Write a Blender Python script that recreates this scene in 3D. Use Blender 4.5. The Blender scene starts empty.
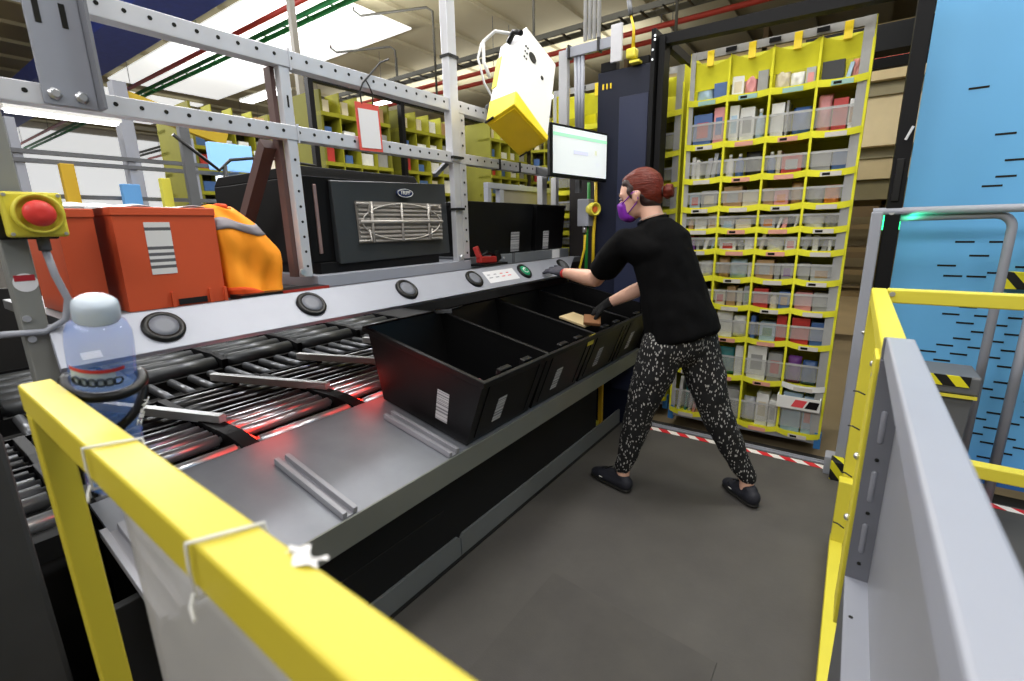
import bpy, bmesh, math, random
from mathutils import Vector, Matrix, Euler
random.seed(7)
SC = bpy.context.scene
COL = SC.collection
PI = math.pi
# ------------------------------------------------------------------ materials
MATS = {}
def srgb(c):
    if isinstance(c, str):
        c = [int(c[i:i+2], 16)/255 for i in (0, 2, 4)]
    return tuple((x/12.92 if x <= .04045 else ((x+.055)/1.055)**2.4) for x in c[:3]) + (1,)
def mat(name, col='808080', rough=.5, metal=0., emit=0., spec=.5, noise=.06, nscale=8., bump=0., trans=0., alpha=1., ior=1.45, aniso=0., coat=0.):
    if name in MATS: return MATS[name]
    m = bpy.data.materials.new(name); m.use_nodes = True
    nt = m.node_tree; b = nt.nodes['Principled BSDF']
    c = srgb(col)
    b.inputs['Base Color'].default_value = c
    b.inputs['Roughness'].default_value = rough
    b.inputs['Metallic'].default_value = metal
    b.inputs['Specular IOR Level'].default_value = spec
    b.inputs['IOR'].default_value = ior
    b.inputs['Transmission Weight'].default_value = trans
    b.inputs['Alpha'].default_value = alpha
    b.inputs['Coat Weight'].default_value = coat
    if emit:
        b.inputs['Emission Color'].default_value = c
        b.inputs['Emission Strength'].default_value = emit
    if noise or bump:
        tc = nt.nodes.new('ShaderNodeTexCoord'); n = nt.nodes.new('ShaderNodeTexNoise')
        n.inputs['Scale'].default_value = nscale; n.inputs['Detail'].default_value = 5
        nt.links.new(tc.outputs['Object'], n.inputs['Vector'])
        if noise:
            r = nt.nodes.new('ShaderNodeMapRange')
            r.inputs['To Min'].default_value = 1-noise*2; r.inputs['To Max'].default_value = 1+noise*2
            nt.links.new(n.outputs['Fac'], r.inputs['Value'])
            mx = nt.nodes.new('ShaderNodeVectorMath'); mx.operation = 'SCALE'
            mx.inputs[0].default_value = c[:3]
            nt.links.new(r.outputs['Result'], mx.inputs['Scale'])
            nt.links.new(mx.outputs['Vector'], b.inputs['Base Color'])
        if bump:
            bp = nt.nodes.new('ShaderNodeBump'); bp.inputs['Strength'].default_value = bump; bp.inputs['Distance'].default_value = .01
            nt.links.new(n.outputs['Fac'], bp.inputs['Height']); nt.links.new(bp.outputs['Normal'], b.inputs['Normal'])
    MATS[name] = m
    return m
def nodes(m): return m.node_tree, m.node_tree.nodes, m.node_tree.links, m.node_tree.nodes['Principled BSDF']

YEL = mat('yellow_paint', 'd3c740', .45, noise=.03, spec=.5)
YEL2 = mat('yellow_housing', 'f2d41e', .45, noise=.03)
FAB = mat('yellow_fabric', 'd6d228', .8, noise=.06, nscale=20, bump=.2)
FABG = mat('grey_fabric', '9a9a98', .85, noise=.06, nscale=30, bump=.2)
GALV = mat('galvanised_steel', 'cccdd2', .42, metal=.35, noise=.05, nscale=14)
ALU = mat('painted_aluminium', '9a9da8', .45, metal=.2, noise=.03)
GREY = mat('grey_paint', '8f929c', .45, noise=.03)
GREYD = mat('dark_grey_paint', '5a5c60', .5, noise=.05)
STEEL = mat('brushed_steel', '8f9299', .46, metal=.75, noise=.12, nscale=7, bump=.04)
CHROME = mat('roller_zinc', 'cfd1d5', .3, metal=.8, noise=.06, nscale=20)
ROLLD = mat('roller_rubber', '2c2d2e', .45, noise=.08, nscale=20)
BLK = mat('black_plastic', '0a0a0b', .38, noise=.08, nscale=12, spec=.4)
BLK2 = mat('black_metal', '0a0a0c', .6, noise=.08, spec=.2)
BLKM = mat('black_matte', '0a0a0b', .7, noise=.05)
NAVY = mat('navy_paint', '111628', .5, noise=.05, nscale=3, spec=.3)
NAVY2 = mat('navy_glass', '272c42', .4, noise=.05, nscale=3, spec=.3)
ORANGE = mat('orange_plastic', 'cb5430', .45, noise=.04, nscale=6)
RED = mat('red_plastic', 'd43a34', .4)
WHITE = mat('white_plastic', 'dcdcd8', .5, noise=.02)
PAPER = mat('paper', 'e2e2e6', .8, noise=.02)
BROWN = mat('brown_shaded_steel', '5c4643', .45, noise=.1)
BLUE = mat('blue_panel', '62a7d8', .5, noise=.03, nscale=2)
HOLE = mat('hole_dark', '14140f', .9, noise=0)
ROPE = mat('cable_black', '161616', .5)
WHT = mat('cable_white', 'c9c9c9', .45)
GRN = mat('cable_green', '2d8a3c', .5)
YC = mat('cable_yellow', 'd5b520', .5)
SKIN = mat('skin', 'd3a58f', .5, noise=.05, nscale=25)
HAIR = mat('auburn_hair', '5c1e10', .5, noise=.35, spec=.3, nscale=1, bump=.5)
_nt = HAIR.node_tree; _tc = [q for q in _nt.nodes if q.type == 'TEX_COORD'][0]; _ns = [q for q in _nt.nodes if q.type == 'TEX_NOISE'][0]
_mp = _nt.nodes.new('ShaderNodeMapping'); _mp.inputs['Scale'].default_value = (14, 90, 150); _nt.links.new(_tc.outputs['Object'], _mp.inputs[0]); _nt.links.new(_mp.outputs[0], _ns.inputs['Vector'])
HAIRD = mat('dark_hair', '2a1714', .5, noise=.2, nscale=60, bump=.2)
SHIRT = mat('black_cotton', '050506', .95, noise=.1, nscale=30, bump=.25, spec=.15)
GLOVE2 = mat('black_knit', '141416', .85, bump=.2, nscale=80)
GLOVE = mat('dark_grey_knit', '3c3c45', .85, noise=.1, nscale=80, bump=.3)
SHOE = mat('navy_knit_shoe', '1c1d26', .7, noise=.1, nscale=60, bump=.2)
SOLE = mat('black_rubber', '15130f', .7)
MASK = mat('purple_fabric', '7a1ea0', .6, noise=.12, nscale=18)

def barcode_mat(name, axis=2, scale=260., base='cfcfcf', dark='5c5c60', thresh=.52):
    m = mat(name, base, .6, noise=0); nt, N, L, b = nodes(m)
    tc = N.new('ShaderNodeTexCoord'); sp = N.new('ShaderNodeSeparateXYZ'); L.new(tc.outputs['Object'], sp.inputs[0])
    mu = N.new('ShaderNodeMath'); mu.operation = 'MULTIPLY'; mu.inputs[1].default_value = scale; L.new(sp.outputs[axis], mu.inputs[0])
    fl = N.new('ShaderNodeMath'); fl.operation = 'FLOOR'; L.new(mu.outputs[0], fl.inputs[0])
    wn = N.new('ShaderNodeTexWhiteNoise'); wn.noise_dimensions = '1D'; L.new(fl.outputs[0], wn.inputs['W'])
    gt = N.new('ShaderNodeMath'); gt.operation = 'GREATER_THAN'; gt.inputs[1].default_value = thresh; L.new(wn.outputs['Value'], gt.inputs[0])
    mx = N.new('ShaderNodeMix'); mx.data_type = 'RGBA'; L.new(gt.outputs[0], mx.inputs['Factor'])
    mx.inputs['A'].default_value = srgb(base); mx.inputs['B'].default_value = srgb(dark); L.new(mx.outputs['Result'], b.inputs['Base Color'])
    return m
BARZ = barcode_mat('barcode_label', 2, 380, base='b9b9bb', dark='77777c')
BARZ2 = barcode_mat('barcode_label_wide', 2, 110, thresh=.6, base='d8d8d8')
def stripe_mat(name, c1, c2, period, dirv, soft=False):
    m = mat(name, c1, .55, noise=0); nt, N, L, b = nodes(m)
    tc = N.new('ShaderNodeTexCoord'); d = N.new('ShaderNodeVectorMath'); d.operation = 'DOT_PRODUCT'
    d.inputs[1].default_value = dirv; L.new(tc.outputs['Object'], d.inputs[0])
    mu = N.new('ShaderNodeMath'); mu.operation = 'MULTIPLY'; mu.inputs[1].default_value = 1/period; L.new(d.outputs['Value'], mu.inputs[0])
    fr = N.new('ShaderNodeMath'); fr.operation = 'FRACT'; L.new(mu.outputs[0], fr.inputs[0])
    gt = N.new('ShaderNodeMath'); gt.operation = 'GREATER_THAN'; gt.inputs[1].default_value = .5; L.new(fr.outputs[0], gt.inputs[0])
    mx = N.new('ShaderNodeMix'); mx.data_type = 'RGBA'; L.new(gt.outputs[0], mx.inputs['Factor'])
    mx.inputs['A'].default_value = srgb(c1); mx.inputs['B'].default_value = srgb(c2); L.new(mx.outputs['Result'], b.inputs['Base Color'])
    return m
TAPE = stripe_mat('red_white_tape', 'e9e6e0', 'c8202a', .12, (1, .9, 0))
HAZ = stripe_mat('hazard_tape', 'd8cf20', '0c0c0c', .085, (1, .6, .8))
# ------------------------------------------------------------------ geometry helpers
class MB:
    def __init__(s): s.bm = bmesh.new()
    def hexa(s, P, mi=0):
        v = [s.bm.verts.new(p) for p in P]
        for f in ((0,3,2,1),(4,5,6,7),(0,1,5,4),(1,2,6,5),(2,3,7,6),(3,0,4,7)):
            fc = s.bm.faces.new([v[i] for i in f]); fc.material_index = mi
        return s
    def box(s, x0, x1, y0, y1, z0, z1, mi=0):
        return s.hexa([(x0,y0,z0),(x1,y0,z0),(x1,y1,z0),(x0,y1,z0),(x0,y0,z1),(x1,y0,z1),(x1,y1,z1),(x0,y1,z1)], mi)
    def obox(s, O, A, B, Cc, mi=0):
        O, A, B, Cc = map(Vector, (O, A, B, Cc))
        return s.hexa([O, O+A, O+A+B, O+B, O+Cc, O+A+Cc, O+A+B+Cc, O+B+Cc], mi)
    def beam(s, a, b, w, h, up=(0,0,1), mi=0):
        a, b = Vector(a), Vector(b); d = b-a; u = Vector(up); r = d.cross(u).normalized(); u = r.cross(d).normalized()
        return s.obox(a-r*w/2-u*h/2, r*w, d, u*h, mi)
    def tube(s, pts, r, n=10, mi=0, closed=False, cap=True):
        pts = [Vector(p) for p in pts]; rings = []; prev = None
        rr = r if isinstance(r, (list, tuple)) else [r]*len(pts)
        for i, p in enumerate(pts):
            if closed: t = (pts[(i+1) % len(pts)]-pts[i-1]).normalized()
            else: t = (pts[min(i+1, len(pts)-1)]-pts[max(i-1, 0)]).normalized()
            if prev is None:
                a = t.cross(Vector((0,0,1)));
                if a.length < .1: a = t.cross(Vector((1,0,0)))
                a.normalize()
            else:
                a = (prev - t*prev.dot(t)).normalized()
            prev = a; b = t.cross(a)
            rings.append([s.bm.verts.new(p + (a*math.cos(2*PI*k/n)+b*math.sin(2*PI*k/n))*rr[i]) for k in range(n)])
        m = len(rings)
        for i in range(m if closed else m-1):
            A, B = rings[i], rings[(i+1) % m]
            for k in range(n):
                f = s.bm.faces.new((A[k], A[(k+1) % n], B[(k+1) % n], B[k])); f.material_index = mi; f.smooth = True
        if not closed and cap:
            f = s.bm.faces.new(rings[0][::-1]); f.material_index = mi
            f = s.bm.faces.new(rings[-1]); f.material_index = mi
        return s
    def lathe(s, prof, c=(0,0,0), axis=(0,0,1), n=28, mi=0):
        c = Vector(c); ax = Vector(axis).normalized(); a = ax.orthogonal().normalized(); b = ax.cross(a); rings = []
        for r, h in prof:
            rings.append([s.bm.verts.new(c+ax*h+(a*math.cos(2*PI*k/n)+b*math.sin(2*PI*k/n))*max(r, .0002)) for k in range(n)])
        for A, B in zip(rings, rings[1:]):
            for k in range(n):
                f = s.bm.faces.new((A[k], A[(k+1) % n], B[(k+1) % n], B[k])); f.material_index = mi; f.smooth = True
        s.bm.faces.new(rings[0][::-1]).material_index = mi; s.bm.faces.new(rings[-1]).material_index = mi
        return s
    def prism(s, poly, ext, mi=0):
        ext = Vector(ext); A = [s.bm.verts.new(p) for p in poly]; B = [s.bm.verts.new(Vector(p)+ext) for p in poly]; n = len(poly)
        s.bm.faces.new(A[::-1]).material_index = mi; s.bm.faces.new(B).material_index = mi
        for k in range(n): s.bm.faces.new((A[k], A[(k+1) % n], B[(k+1) % n], B[k])).material_index = mi
        return s
    def grid(s, f, nu, nv, mi=0, smooth=True):
        V = [[s.bm.verts.new(f(i/nu, j/nv)) for j in range(nv+1)] for i in range(nu+1)]
        for i in range(nu):
            for j in range(nv):
                fc = s.bm.faces.new((V[i][j], V[i+1][j], V[i+1][j+1], V[i][j+1])); fc.material_index = mi; fc.smooth = smooth
        return s
    def ell(s, c, r, B=None, n=14, m=9):
        c = Vector(c); B = B or Matrix.Identity(3); r = (r, r, r) if isinstance(r, (int, float)) else r
        P = []
        for j in range(1, m):
            th = PI*j/m
            for k in range(n):
                ph = 2*PI*k/n
                P.append(c + B @ Vector((r[0]*math.sin(th)*math.cos(ph), r[1]*math.sin(th)*math.sin(ph), r[2]*math.cos(th))))
        P.append(c + B @ Vector((0,0,r[2]))); P.append(c - B @ Vector((0,0,r[2])))
        return P
    def hull(s, *sph):
        t = bmesh.new()
        for q in sph:
            for p in s.ell(*q): t.verts.new(p)
        res = bmesh.ops.convex_hull(t, input=t.verts[:])
        junk = [g for g in res['geom_interior'] if isinstance(g, bmesh.types.BMVert)]
        if junk: bmesh.ops.delete(t, geom=junk, context='VERTS')
        bmesh.ops.delete(t, geom=[v for v in t.verts if not v.link_faces], context='VERTS')
        mp = {v: s.bm.verts.new(v.co) for v in t.verts}
        for f in t.faces: s.bm.faces.new([mp[v] for v in f.verts]).smooth = True
        t.free(); return s
    def chain(s, seq):
        for a, b in zip(seq, seq[1:]): s.hull(a, b)
        return s
    def rot(s, M):
        bmesh.ops.transform(s.bm, matrix=M, verts=s.bm.verts[:]); return s
ORG = {}
def link(name, mb, mats, org, parent=None, bev=0, recalc=True, seg=2):
    bm = mb.bm
    if recalc: bmesh.ops.recalc_face_normals(bm, faces=bm.faces[:])
    bmesh.ops.translate(bm, verts=bm.verts[:], vec=-Vector(org))
    me = bpy.data.meshes.new(name); bm.to_mesh(me); bm.free()
    for m in (mats if isinstance(mats, (list, tuple)) else [mats]): me.materials.append(m)
    o = bpy.data.objects.new(name, me); COL.objects.link(o)
    if parent is not None: o.parent = parent
    if bev:
        b = o.modifiers.new('bevel', 'BEVEL'); b.width = bev; b.segments = seg; b.limit_method = 'ANGLE'; b.angle_limit = .7
        b.harden_normals = False
    return o
def thing(name, label, cat, loc=(0,0,0), rot=(0,0,0), group=None, local=False):
    o = bpy.data.objects.new(name, None); COL.objects.link(o); o.location = loc; o.rotation_euler = rot; o.empty_display_size = .05
    o['label'] = label; o['category'] = cat
    if group: o['group'] = group
    ORG[o.name] = Vector((0,0,0)) if local else Vector(loc)
    return o
def part(name, mb, mats, parent, bev=0, label=None, kind=None, **k):
    org = ORG[parent.name]
    o = link(name, mb, mats, org, parent, bev, **k); ORG[o.name] = org
    if label: o['label'] = label
    if kind: o['kind'] = kind
    return o
def solo(name, mb, mats, label=None, cat=None, group=None, bev=0, kind=None, **k):
    xs = [v.co.copy() for v in mb.bm.verts]
    org = Vector(((min(p.x for p in xs)+max(p.x for p in xs))/2, (min(p.y for p in xs)+max(p.y for p in xs))/2, min(p.z for p in xs)))
    o = link(name, mb, mats, org, None, bev, **k); o.location = org; ORG[o.name] = org
    if label: o['label'] = label
    if cat: o['category'] = cat
    if group: o['group'] = group
    if kind: o['kind'] = kind
    return o
def soften(o, vox, it=4, fac=.5):
    r = o.modifiers.new('remesh', 'REMESH'); r.mode = 'VOXEL'; r.voxel_size = vox; r.use_smooth_shade = True
    if it:
        m = o.modifiers.new('smooth', 'SMOOTH'); m.factor = fac; m.iterations = it
    return o
def dup(root, loc=None, rot=None, label=None, group=None):
    r = root.copy(); COL.objects.link(r)
    if loc is not None: r.location = loc
    if rot is not None: r.rotation_euler = rot
    if label: r['label'] = label
    if group: r['group'] = group
    for ch in root.children:
        c = ch.copy(); COL.objects.link(c); c.parent = r
        for g in ch.children:
            d = g.copy(); COL.objects.link(d); d.parent = c
    return r
def textpart(name, txt, size, m, parent, M, extrude=.0006, label=None):
    cu = bpy.data.curves.new(name, 'FONT'); cu.body = txt; cu.size = size; cu.extrude = extrude; cu.align_x = 'CENTER'; cu.align_y = 'CENTER'
    t = bpy.data.objects.new(name+'_tmp', cu); COL.objects.link(t)
    dg = bpy.context.evaluated_depsgraph_get(); dg.update()
    me = bpy.data.meshes.new_from_object(t.evaluated_get(dg)); bpy.data.objects.remove(t); me.name = name
    me.transform(M); me.transform(Matrix.Translation(-ORG[parent.name])); me.materials.clear(); me.materials.append(m)
    o = bpy.data.objects.new(name, me); COL.objects.link(o); o.parent = parent; ORG[o.name] = ORG[parent.name]
    if label: o['label'] = label
    return o
def frameM(o, x, y):
    x = Vector(x).normalized(); y = Vector(y); z = x.cross(y).normalized(); y = z.cross(x)
    M = Matrix.Identity(4)
    for i in range(3): M[i][0] = x[i]; M[i][1] = y[i]; M[i][2] = z[i]; M[i][3] = Vector(o)[i]
    return M
def V(*a): return Vector(a)
ORD = ['first','second','third','fourth','fifth','sixth','seventh','eighth','ninth','tenth','eleventh','twelfth']
# ------------------------------------------------------------------ camera
cd = bpy.data.cameras.new('camera'); cam = bpy.data.objects.new('camera', cd); COL.objects.link(cam); SC.camera = cam
F = 474.268; cd.sensor_fit = 'HORIZONTAL'; cd.sensor_width = 36; cd.lens = F/1024*36; cd.dof.use_dof = True; cd.dof.focus_distance = 2.1; cd.dof.aperture_fstop = 4; cd.clip_start = .02; cd.clip_end = 200
X = V(0.81537804, 0.11838602, -0.56669515); Y = V(0.57856392, -0.20138503, 0.79038463); U = V(-0.02055342, -0.97233164, -0.23269881)
right = V(X[0], Y[0], U[0]); up = -V(X[1], Y[1], U[1]); back = -V(X[2], Y[2], U[2])
cam.matrix_world = Matrix(((right.x, up.x, back.x, 0), (right.y, up.y, back.y, 0), (right.z, up.z, back.z, 1.35), (0,0,0,1)))
# ------------------------------------------------------------------ setting
def floor_mat(name, c, c2, scale):
    m = mat(name, c, .55, noise=0, spec=.35); nt, N, L, b = nodes(m)
    tc = N.new('ShaderNodeTexCoord'); n = N.new('ShaderNodeTexNoise'); n.inputs['Scale'].default_value = scale; n.inputs['Detail'].default_value = 8
    n.inputs['Roughness'].default_value = .65
    L.new(tc.outputs['Object'], n.inputs['Vector']); mx = N.new('ShaderNodeMix'); mx.data_type = 'RGBA'
    r = N.new('ShaderNodeMapRange'); r.inputs['From Min'].default_value = .35; r.inputs['From Max'].default_value = .7; L.new(n.outputs['Fac'], r.inputs['Value'])
    L.new(r.outputs['Result'], mx.inputs['Factor']); mx.inputs['A'].default_value = srgb(c); mx.inputs['B'].default_value = srgb(c2)
    L.new(mx.outputs['Result'], b.inputs['Base Color'])
    n2 = N.new('ShaderNodeTexNoise'); n2.inputs['Scale'].default_value = 220; L.new(tc.outputs['Object'], n2.inputs['Vector'])
    bp = N.new('ShaderNodeBump'); bp.inputs['Strength'].default_value = .12; bp.inputs['Distance'].default_value = .003
    L.new(n2.outputs['Fac'], bp.inputs['Height']); L.new(bp.outputs['Normal'], b.inputs['Normal'])
    return m
solo('floor', MB().box(-30, 9, -4, 30, -.06, -.03), floor_mat('concrete_floor', '8a7a5e', '7a6c54', 1.2), kind='structure')
MATF = floor_mat('rubber_mat', '4b4846', '56534f', 2.2)
solo('trim_1', MB().box(-1.205, .16, -1.2, 3.02, -.03, 0), MATF, kind='structure')
solo('trim_2', MB().box(.16, 3.0, 2.2, 3.02, -.03, -.001), MATF, kind='structure')
solo('trim_3', MB().box(-2.2, 3.0, 3.025, 3.15, -.03, -.012), mat('threshold_dark', '1d1c1a', .6), kind='structure')
MAT2 = floor_mat('rubber_mat_dark', '494644', '53504c', 3)
solo('anti_fatigue_mat', MB().prism([(-.83,-.9,.0),(-.20,-.9,.0),(-.20,1.35,.0),(-.832,1.41,.0)], (0,0,.004)), MAT2,
     'thin dark rubber floor mat lying in the aisle in front of the operator', 'floor mat', bev=.0015)
CEIL = mat('ceiling_panel', 'a29a7e', .85, noise=.04, nscale=.6)
c = MB().box(-30, 9, -4, 30, 6.2, 6.3)
for i in range(26): c.box(-30+i*1.5, -29.93+i*1.5, -4, 30, 6.12, 6.2)
solo('ceiling', c, CEIL, kind='structure')
solo('wall_back', MB().box(-30, 9, 29.5, 30, -.03, 6.2), mat('back_wall', '857a60', .9), kind='structure')
solo('wall_left', MB().box(-30, -29.5, -4, 30, -.03, 6.2), mat('left_wall', 'd2d0cc', .9), kind='structure')
solo('wall_right', MB().box(8.5, 9, -4, 30, -.03, 6.2), mat('right_wall', 'a9a193', .9), kind='structure')
solo('wall_front', MB().box(-30, 9, -4.4, -4, -.03, 6.2), mat('front_wall', 'a9a193', .9), kind='structure')
# overhead services
def pipe(name, y, z, r, m, label, cat, grp=None):
    t = thing(name, label, cat, (-8, y, z-r), group=grp)
    part('pipe', MB().tube([(-29, y, z), (8, y, z)], r, 10), m, t)
    for x in range(-28, 8, 4): part('hanger', MB().tube([(x+.5, y, 6.2), (x+.5, y, z-r)], .008, 6), GREYD, t)
    return t
RPIPE = mat('red_pipe_paint', 'a5352b', .5); GPIPE = mat('green_tray_paint', '2f8f55', .5)
pipe('sprinkler_pipe', 5.22, 5.0, .045, RPIPE, 'red overhead pipe beside the green tray, nearest red pipe to the blue duct', 'pipe')
pipe('sprinkler_pipe', 9.95, 5.0, .05, RPIPE, 'upper of two red pipes crossing behind the cable ladder, right of centre', 'pipe')
pipe('sprinkler_pipe', 10.6, 5.0, .05, RPIPE, 'lower of two red pipes crossing under the roof, right of centre', 'pipe')
t = thing('cable_tray', 'green wire cable tray under the roof, beside the nearest red pipe', 'cable tray', (-10, 5.6, 4.95))
part('rail', MB().box(-29, 8, 5.5, 5.53, 4.95, 5.03), GPIPE, t); part('rail', MB().box(-29, 8, 5.68, 5.71, 4.95, 5.03), GPIPE, t)
for i in range(40): part('rung', MB().box(-25+i*.7, -24.97+i*.7, 5.5, 5.71, 4.95, 4.97), GPIPE, t)
t = thing('cable_ladder', 'dark cable ladder crossing above the two red pipes right of centre', 'cable ladder', (-10, 9.25, 5.0))
DK = mat('dark_steel', '3b3a34', .6)
part('rail', MB().box(-29, 8, 9.1, 9.13, 5.0, 5.1), DK, t); part('rail', MB().box(-29, 8, 9.45, 9.48, 5.0, 5.1), DK, t)
for i in range(60): part('rung', MB().box(-18+i*.4, -17.96+i*.4, 9.1, 9.48, 5.0, 5.02), DK, t)
solo('air_duct', MB().prism([(-29,3.6,5.0),(-29,4.5,5.0),(-29,4.55,5.35),(-29,3.55,5.35)], (24.5,0,0)), mat('blue_duct_paint', '4057c8', .55, noise=.1), 'wide dark blue duct running under the roof at top left', 'duct', bev=.02)
for i, (x, y) in enumerate([(-9.5, 7.6), (-7.2, 7.9), (-4.6, 8.2), (-11.8, 8.6)]):
    solo('conduit', MB().tube([(x, y, 6.2), (x, y, 6.0), (x+.1, y+.1, 5.9), (x+1.6, y+.6, 5.85), (x+1.75, y+.62, 5.75), (x+1.75, y+.62, 4.1)], .025, 8), DK,
         'thin dark bent conduit hanging from the pale roof, %s from the left' % ORD[[1,2,3,0][i]], 'conduit')
LAMP = mat('lamp_diffuser', 'ffffff', .4, emit=9, noise=0)
def lamp(x, y, z, L, along, label, w=.16):
    t = thing('ceiling_lamp', label, 'lamp', (x, y, z), group='linear lamps under the roof')
    if along == 'x':
        part('housing', MB().box(x-L/2, x+L/2, y-w/2-.02, y+w/2+.02, z, z+.06), WHITE, t); part('diffuser', MB().box(x-L/2+.02, x+L/2-.02, y-w/2, y+w/2, z-.02, z), LAMP, t)
    else:
        part('housing', MB().box(x-w/2-.02, x+w/2+.02, y-L/2, y+L/2, z, z+.06), WHITE, t); part('diffuser', MB().box(x-w/2, x+w/2, y-L/2+.02, y+L/2-.02, z-.02, z), LAMP, t)
lamp(-5.2, 1.27, 2.27, .70, 'y', 'long white tube lamp just under the lower beam at far left', .09)
for i, (x, y) in enumerate([(-16, 9), (-13, 12), (-10, 15), (-6, 20)]):
    lamp(x, y, 5.6, 2.4, 'x', 'bright linear roof lamp behind the beams, %s from the left' % ORD[i], .4)
SKY = mat('skylight_roof_glow', 'f1f2f0', .4, emit=.8, noise=0)  # skylights enlarged, their glow stands in for the brightly lit white ceiling
for i, (x, y) in enumerate([(-23.3, 7.3), (-16.9, 7.3), (-11.5, 7.3)]):
    solo('window_%d' % (i+1), MB().box(x-(2.6 if i < 2 else 2.1), x+(2.6 if i < 2 else 2.1), 6.0, 9.2, 6.06, 6.1), SKY, kind='structure')

solo('window_4', MB().box(-29.5, -29.46, -2, 13, 2.6, 5.9), mat('left_wall_glow','eef0f2',.4,emit=.7,noise=0), kind='structure')  # glowing panel added to whiten the background at the left wall
# ------------------------------------------------------------------ packing tray, tilted towards the operator
TH = math.radians(11.9); u = V(math.cos(TH), 0, -math.sin(TH)); n = V(math.sin(TH), 0, math.cos(TH)); P0 = V(-1.075, 0, .559)
def tp(a, y, h=0): return P0 + u*a + V(0, y, 0) + n*h
t = thing('packing_tray', 'sloping bare steel tray with divider guides under the row of black totes', 'tray', (-1.3, 1.5, .5))
part('tray_sheet', MB().obox(tp(-.50, .257, -.012), u*.50, V(0, 2.70, 0), n*.012), STEEL, t)
part('front_rail', MB().box(-1.077, -1.069, .257, 2.957, .473, .562), mat('rail_aluminium', '74766f', .42, metal=.3, noise=.04), t, bev=.002)
for k in range(3):
    y = .262+.437*k
    part('divider_guide', MB().obox(tp(-.355, y-.025, 0), u*.35, V(0, .05, 0), n*.004).obox(tp(-.355, y-.025, 0), u*.35, V(0, .015, 0), n*.022).obox(tp(-.355, y+.010, 0), u*.35, V(0, .015, 0), n*.022), mat('guide_grey', '9a9aa0', .4, metal=.3), t, bev=.0015)
# workstation body below
t = thing('station_base', 'black base cabinet below the tray with a grey kick plate along the floor', 'cabinet', (-1.4, 1.2, 0))
part('side_panel', MB().box(-1.24, -1.216, .16, 2.60, .0, .56), BLKM, t, bev=.003)
part('panel_seam', MB().box(-1.216, -1.2140, .16, 1.2, .253, .256), mat('seam_dark','2c2d2c',.5), t)
KP = mat('kick_plate_paint', '6b6e6e', .5, noise=.04)
part('kick_plate', MB().prism([(-1.215,.3,.0),(-1.215,1.278,.0),(-1.215,1.278,.085),(-1.215,1.263,.1),(-1.215,.3,.1)], (.012,0,0)), KP, t)
part('kick_plate', MB().prism([(-1.215,1.283,.0),(-1.215,2.95,.0),(-1.215,2.95,.1),(-1.215,1.298,.1),(-1.215,1.283,.085)], (.012,0,0)), KP, t)
part('floor_gasket', MB().box(-1.203, -1.188, .3, 2.95, 0, .004), BLKM, t)
part('frame_leg', MB().box(-1.26, -1.235, 2.715, 2.74, 0, .56), mat('yellow_leg','c9a020',.5), t)
part('foot_block', MB().box(-1.34, -1.24, 2.62, 2.70, .02, .10), YEL, t, bev=.01)
part('back_panel', MB().box(-1.62, -1.6, .2, 2.9, 0, .6), BLKM, t)
solo('trim_4', MB().box(-3.8, -1.206, .12, 3.02, -.03, -.002), BLKM, kind='structure')
solo('end_cabinet', MB().box(-2.4, -1.32, -1.6, -.22, 0, .98).box(-1.545,-1.32,-.22,.12,0,.98), mat('end_cabinet_paint', '3a3a3a', .55, noise=.1), 'dark grey machine cabinet at the lower left edge behind the yellow rail', 'cabinet', bev=.01)
solo('control_enclosure', MB().box(-2.3, -1.72, -.7, .17, .98, 1.32).box(-1.72, -1.69, -.6, .12, 1.0, 1.28), mat('enclosure_dark', '2c2c2b', .5), 'black control enclosure at left edge beside the grey emergency stop post', 'enclosure', bev=.006)

# ------------------------------------------------------------------ conveyors
def conveyor(name, label, x0, x1, z, nr, bays, mroll, rr=.024, sepm=BLK2, xs=None, gap=.032):
    t = thing(name, label, 'roller conveyor', ((x0+x1)/2, 1.2, 0))
    part('frame', MB().box(x0, x1, -.19, 3.0, z-.12, z-.06), BLKM, t)
    for b in range(bays):
        ya = -.19+.437*b+gap/2+.002; yb = ya+.437-gap-.004
        for i in range(len(xs) if xs else nr):
            x = xs[i] if xs else x0+(i+.5)*(x1-x0)/nr
            part('roller', MB().tube([(x, ya, z-rr), (x, ya+.012, z-rr), (x, ya+.0121, z-rr), (x, yb-.012, z-rr), (x, yb-.0119, z-rr), (x, yb, z-rr)], [rr*.5, rr*.5, rr, rr, rr*.5, rr*.5], 14), mroll(i), t)
        part('bay_separator', MB().prism([(x0, yb+.002, z-.06), (x1, yb+.002, z-.06), (x1, yb+.002, z-.01), (x1-.12, yb+.002, z+.006), (x0, yb+.002, z+.006)], (0,gap,0)), sepm, t, bev=.002)
    part('side_rail', MB().box(x0-.012, x0-.002, -.19, 3.0, z-.1, z), BLK2, t)
    return t
REDL = mat('red_led', 'ff2a1a', .4, emit=6, noise=0)
c1 = conveyor('roller_conveyor', 'front lane of chrome rollers lit red, directly behind the steel tray', -1.975, -1.575, .668, 5, 6, lambda i: CHROME if i > 0 else mat('roller_zinc_dull', '7c7e82', .35, metal=.85), rr=.022, xs=[-1.945,-1.875,-1.805,-1.735,-1.602], gap=.055)
for k in (2, 3, 4):
    y = -.19+.437*k
    part('led_strip', MB().box(-1.96, -1.61, y+.031, y+.035, .640, .660), REDL, c1, label='glowing red light strip')
c2 = conveyor('roller_conveyor', 'middle lane of dark rollers between the two rows of diverter arms', -2.35, -1.995, .655, 5, 5, lambda i: ROLLD if i % 2 else MATS['roller_zinc_dull'], rr=.026)
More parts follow.
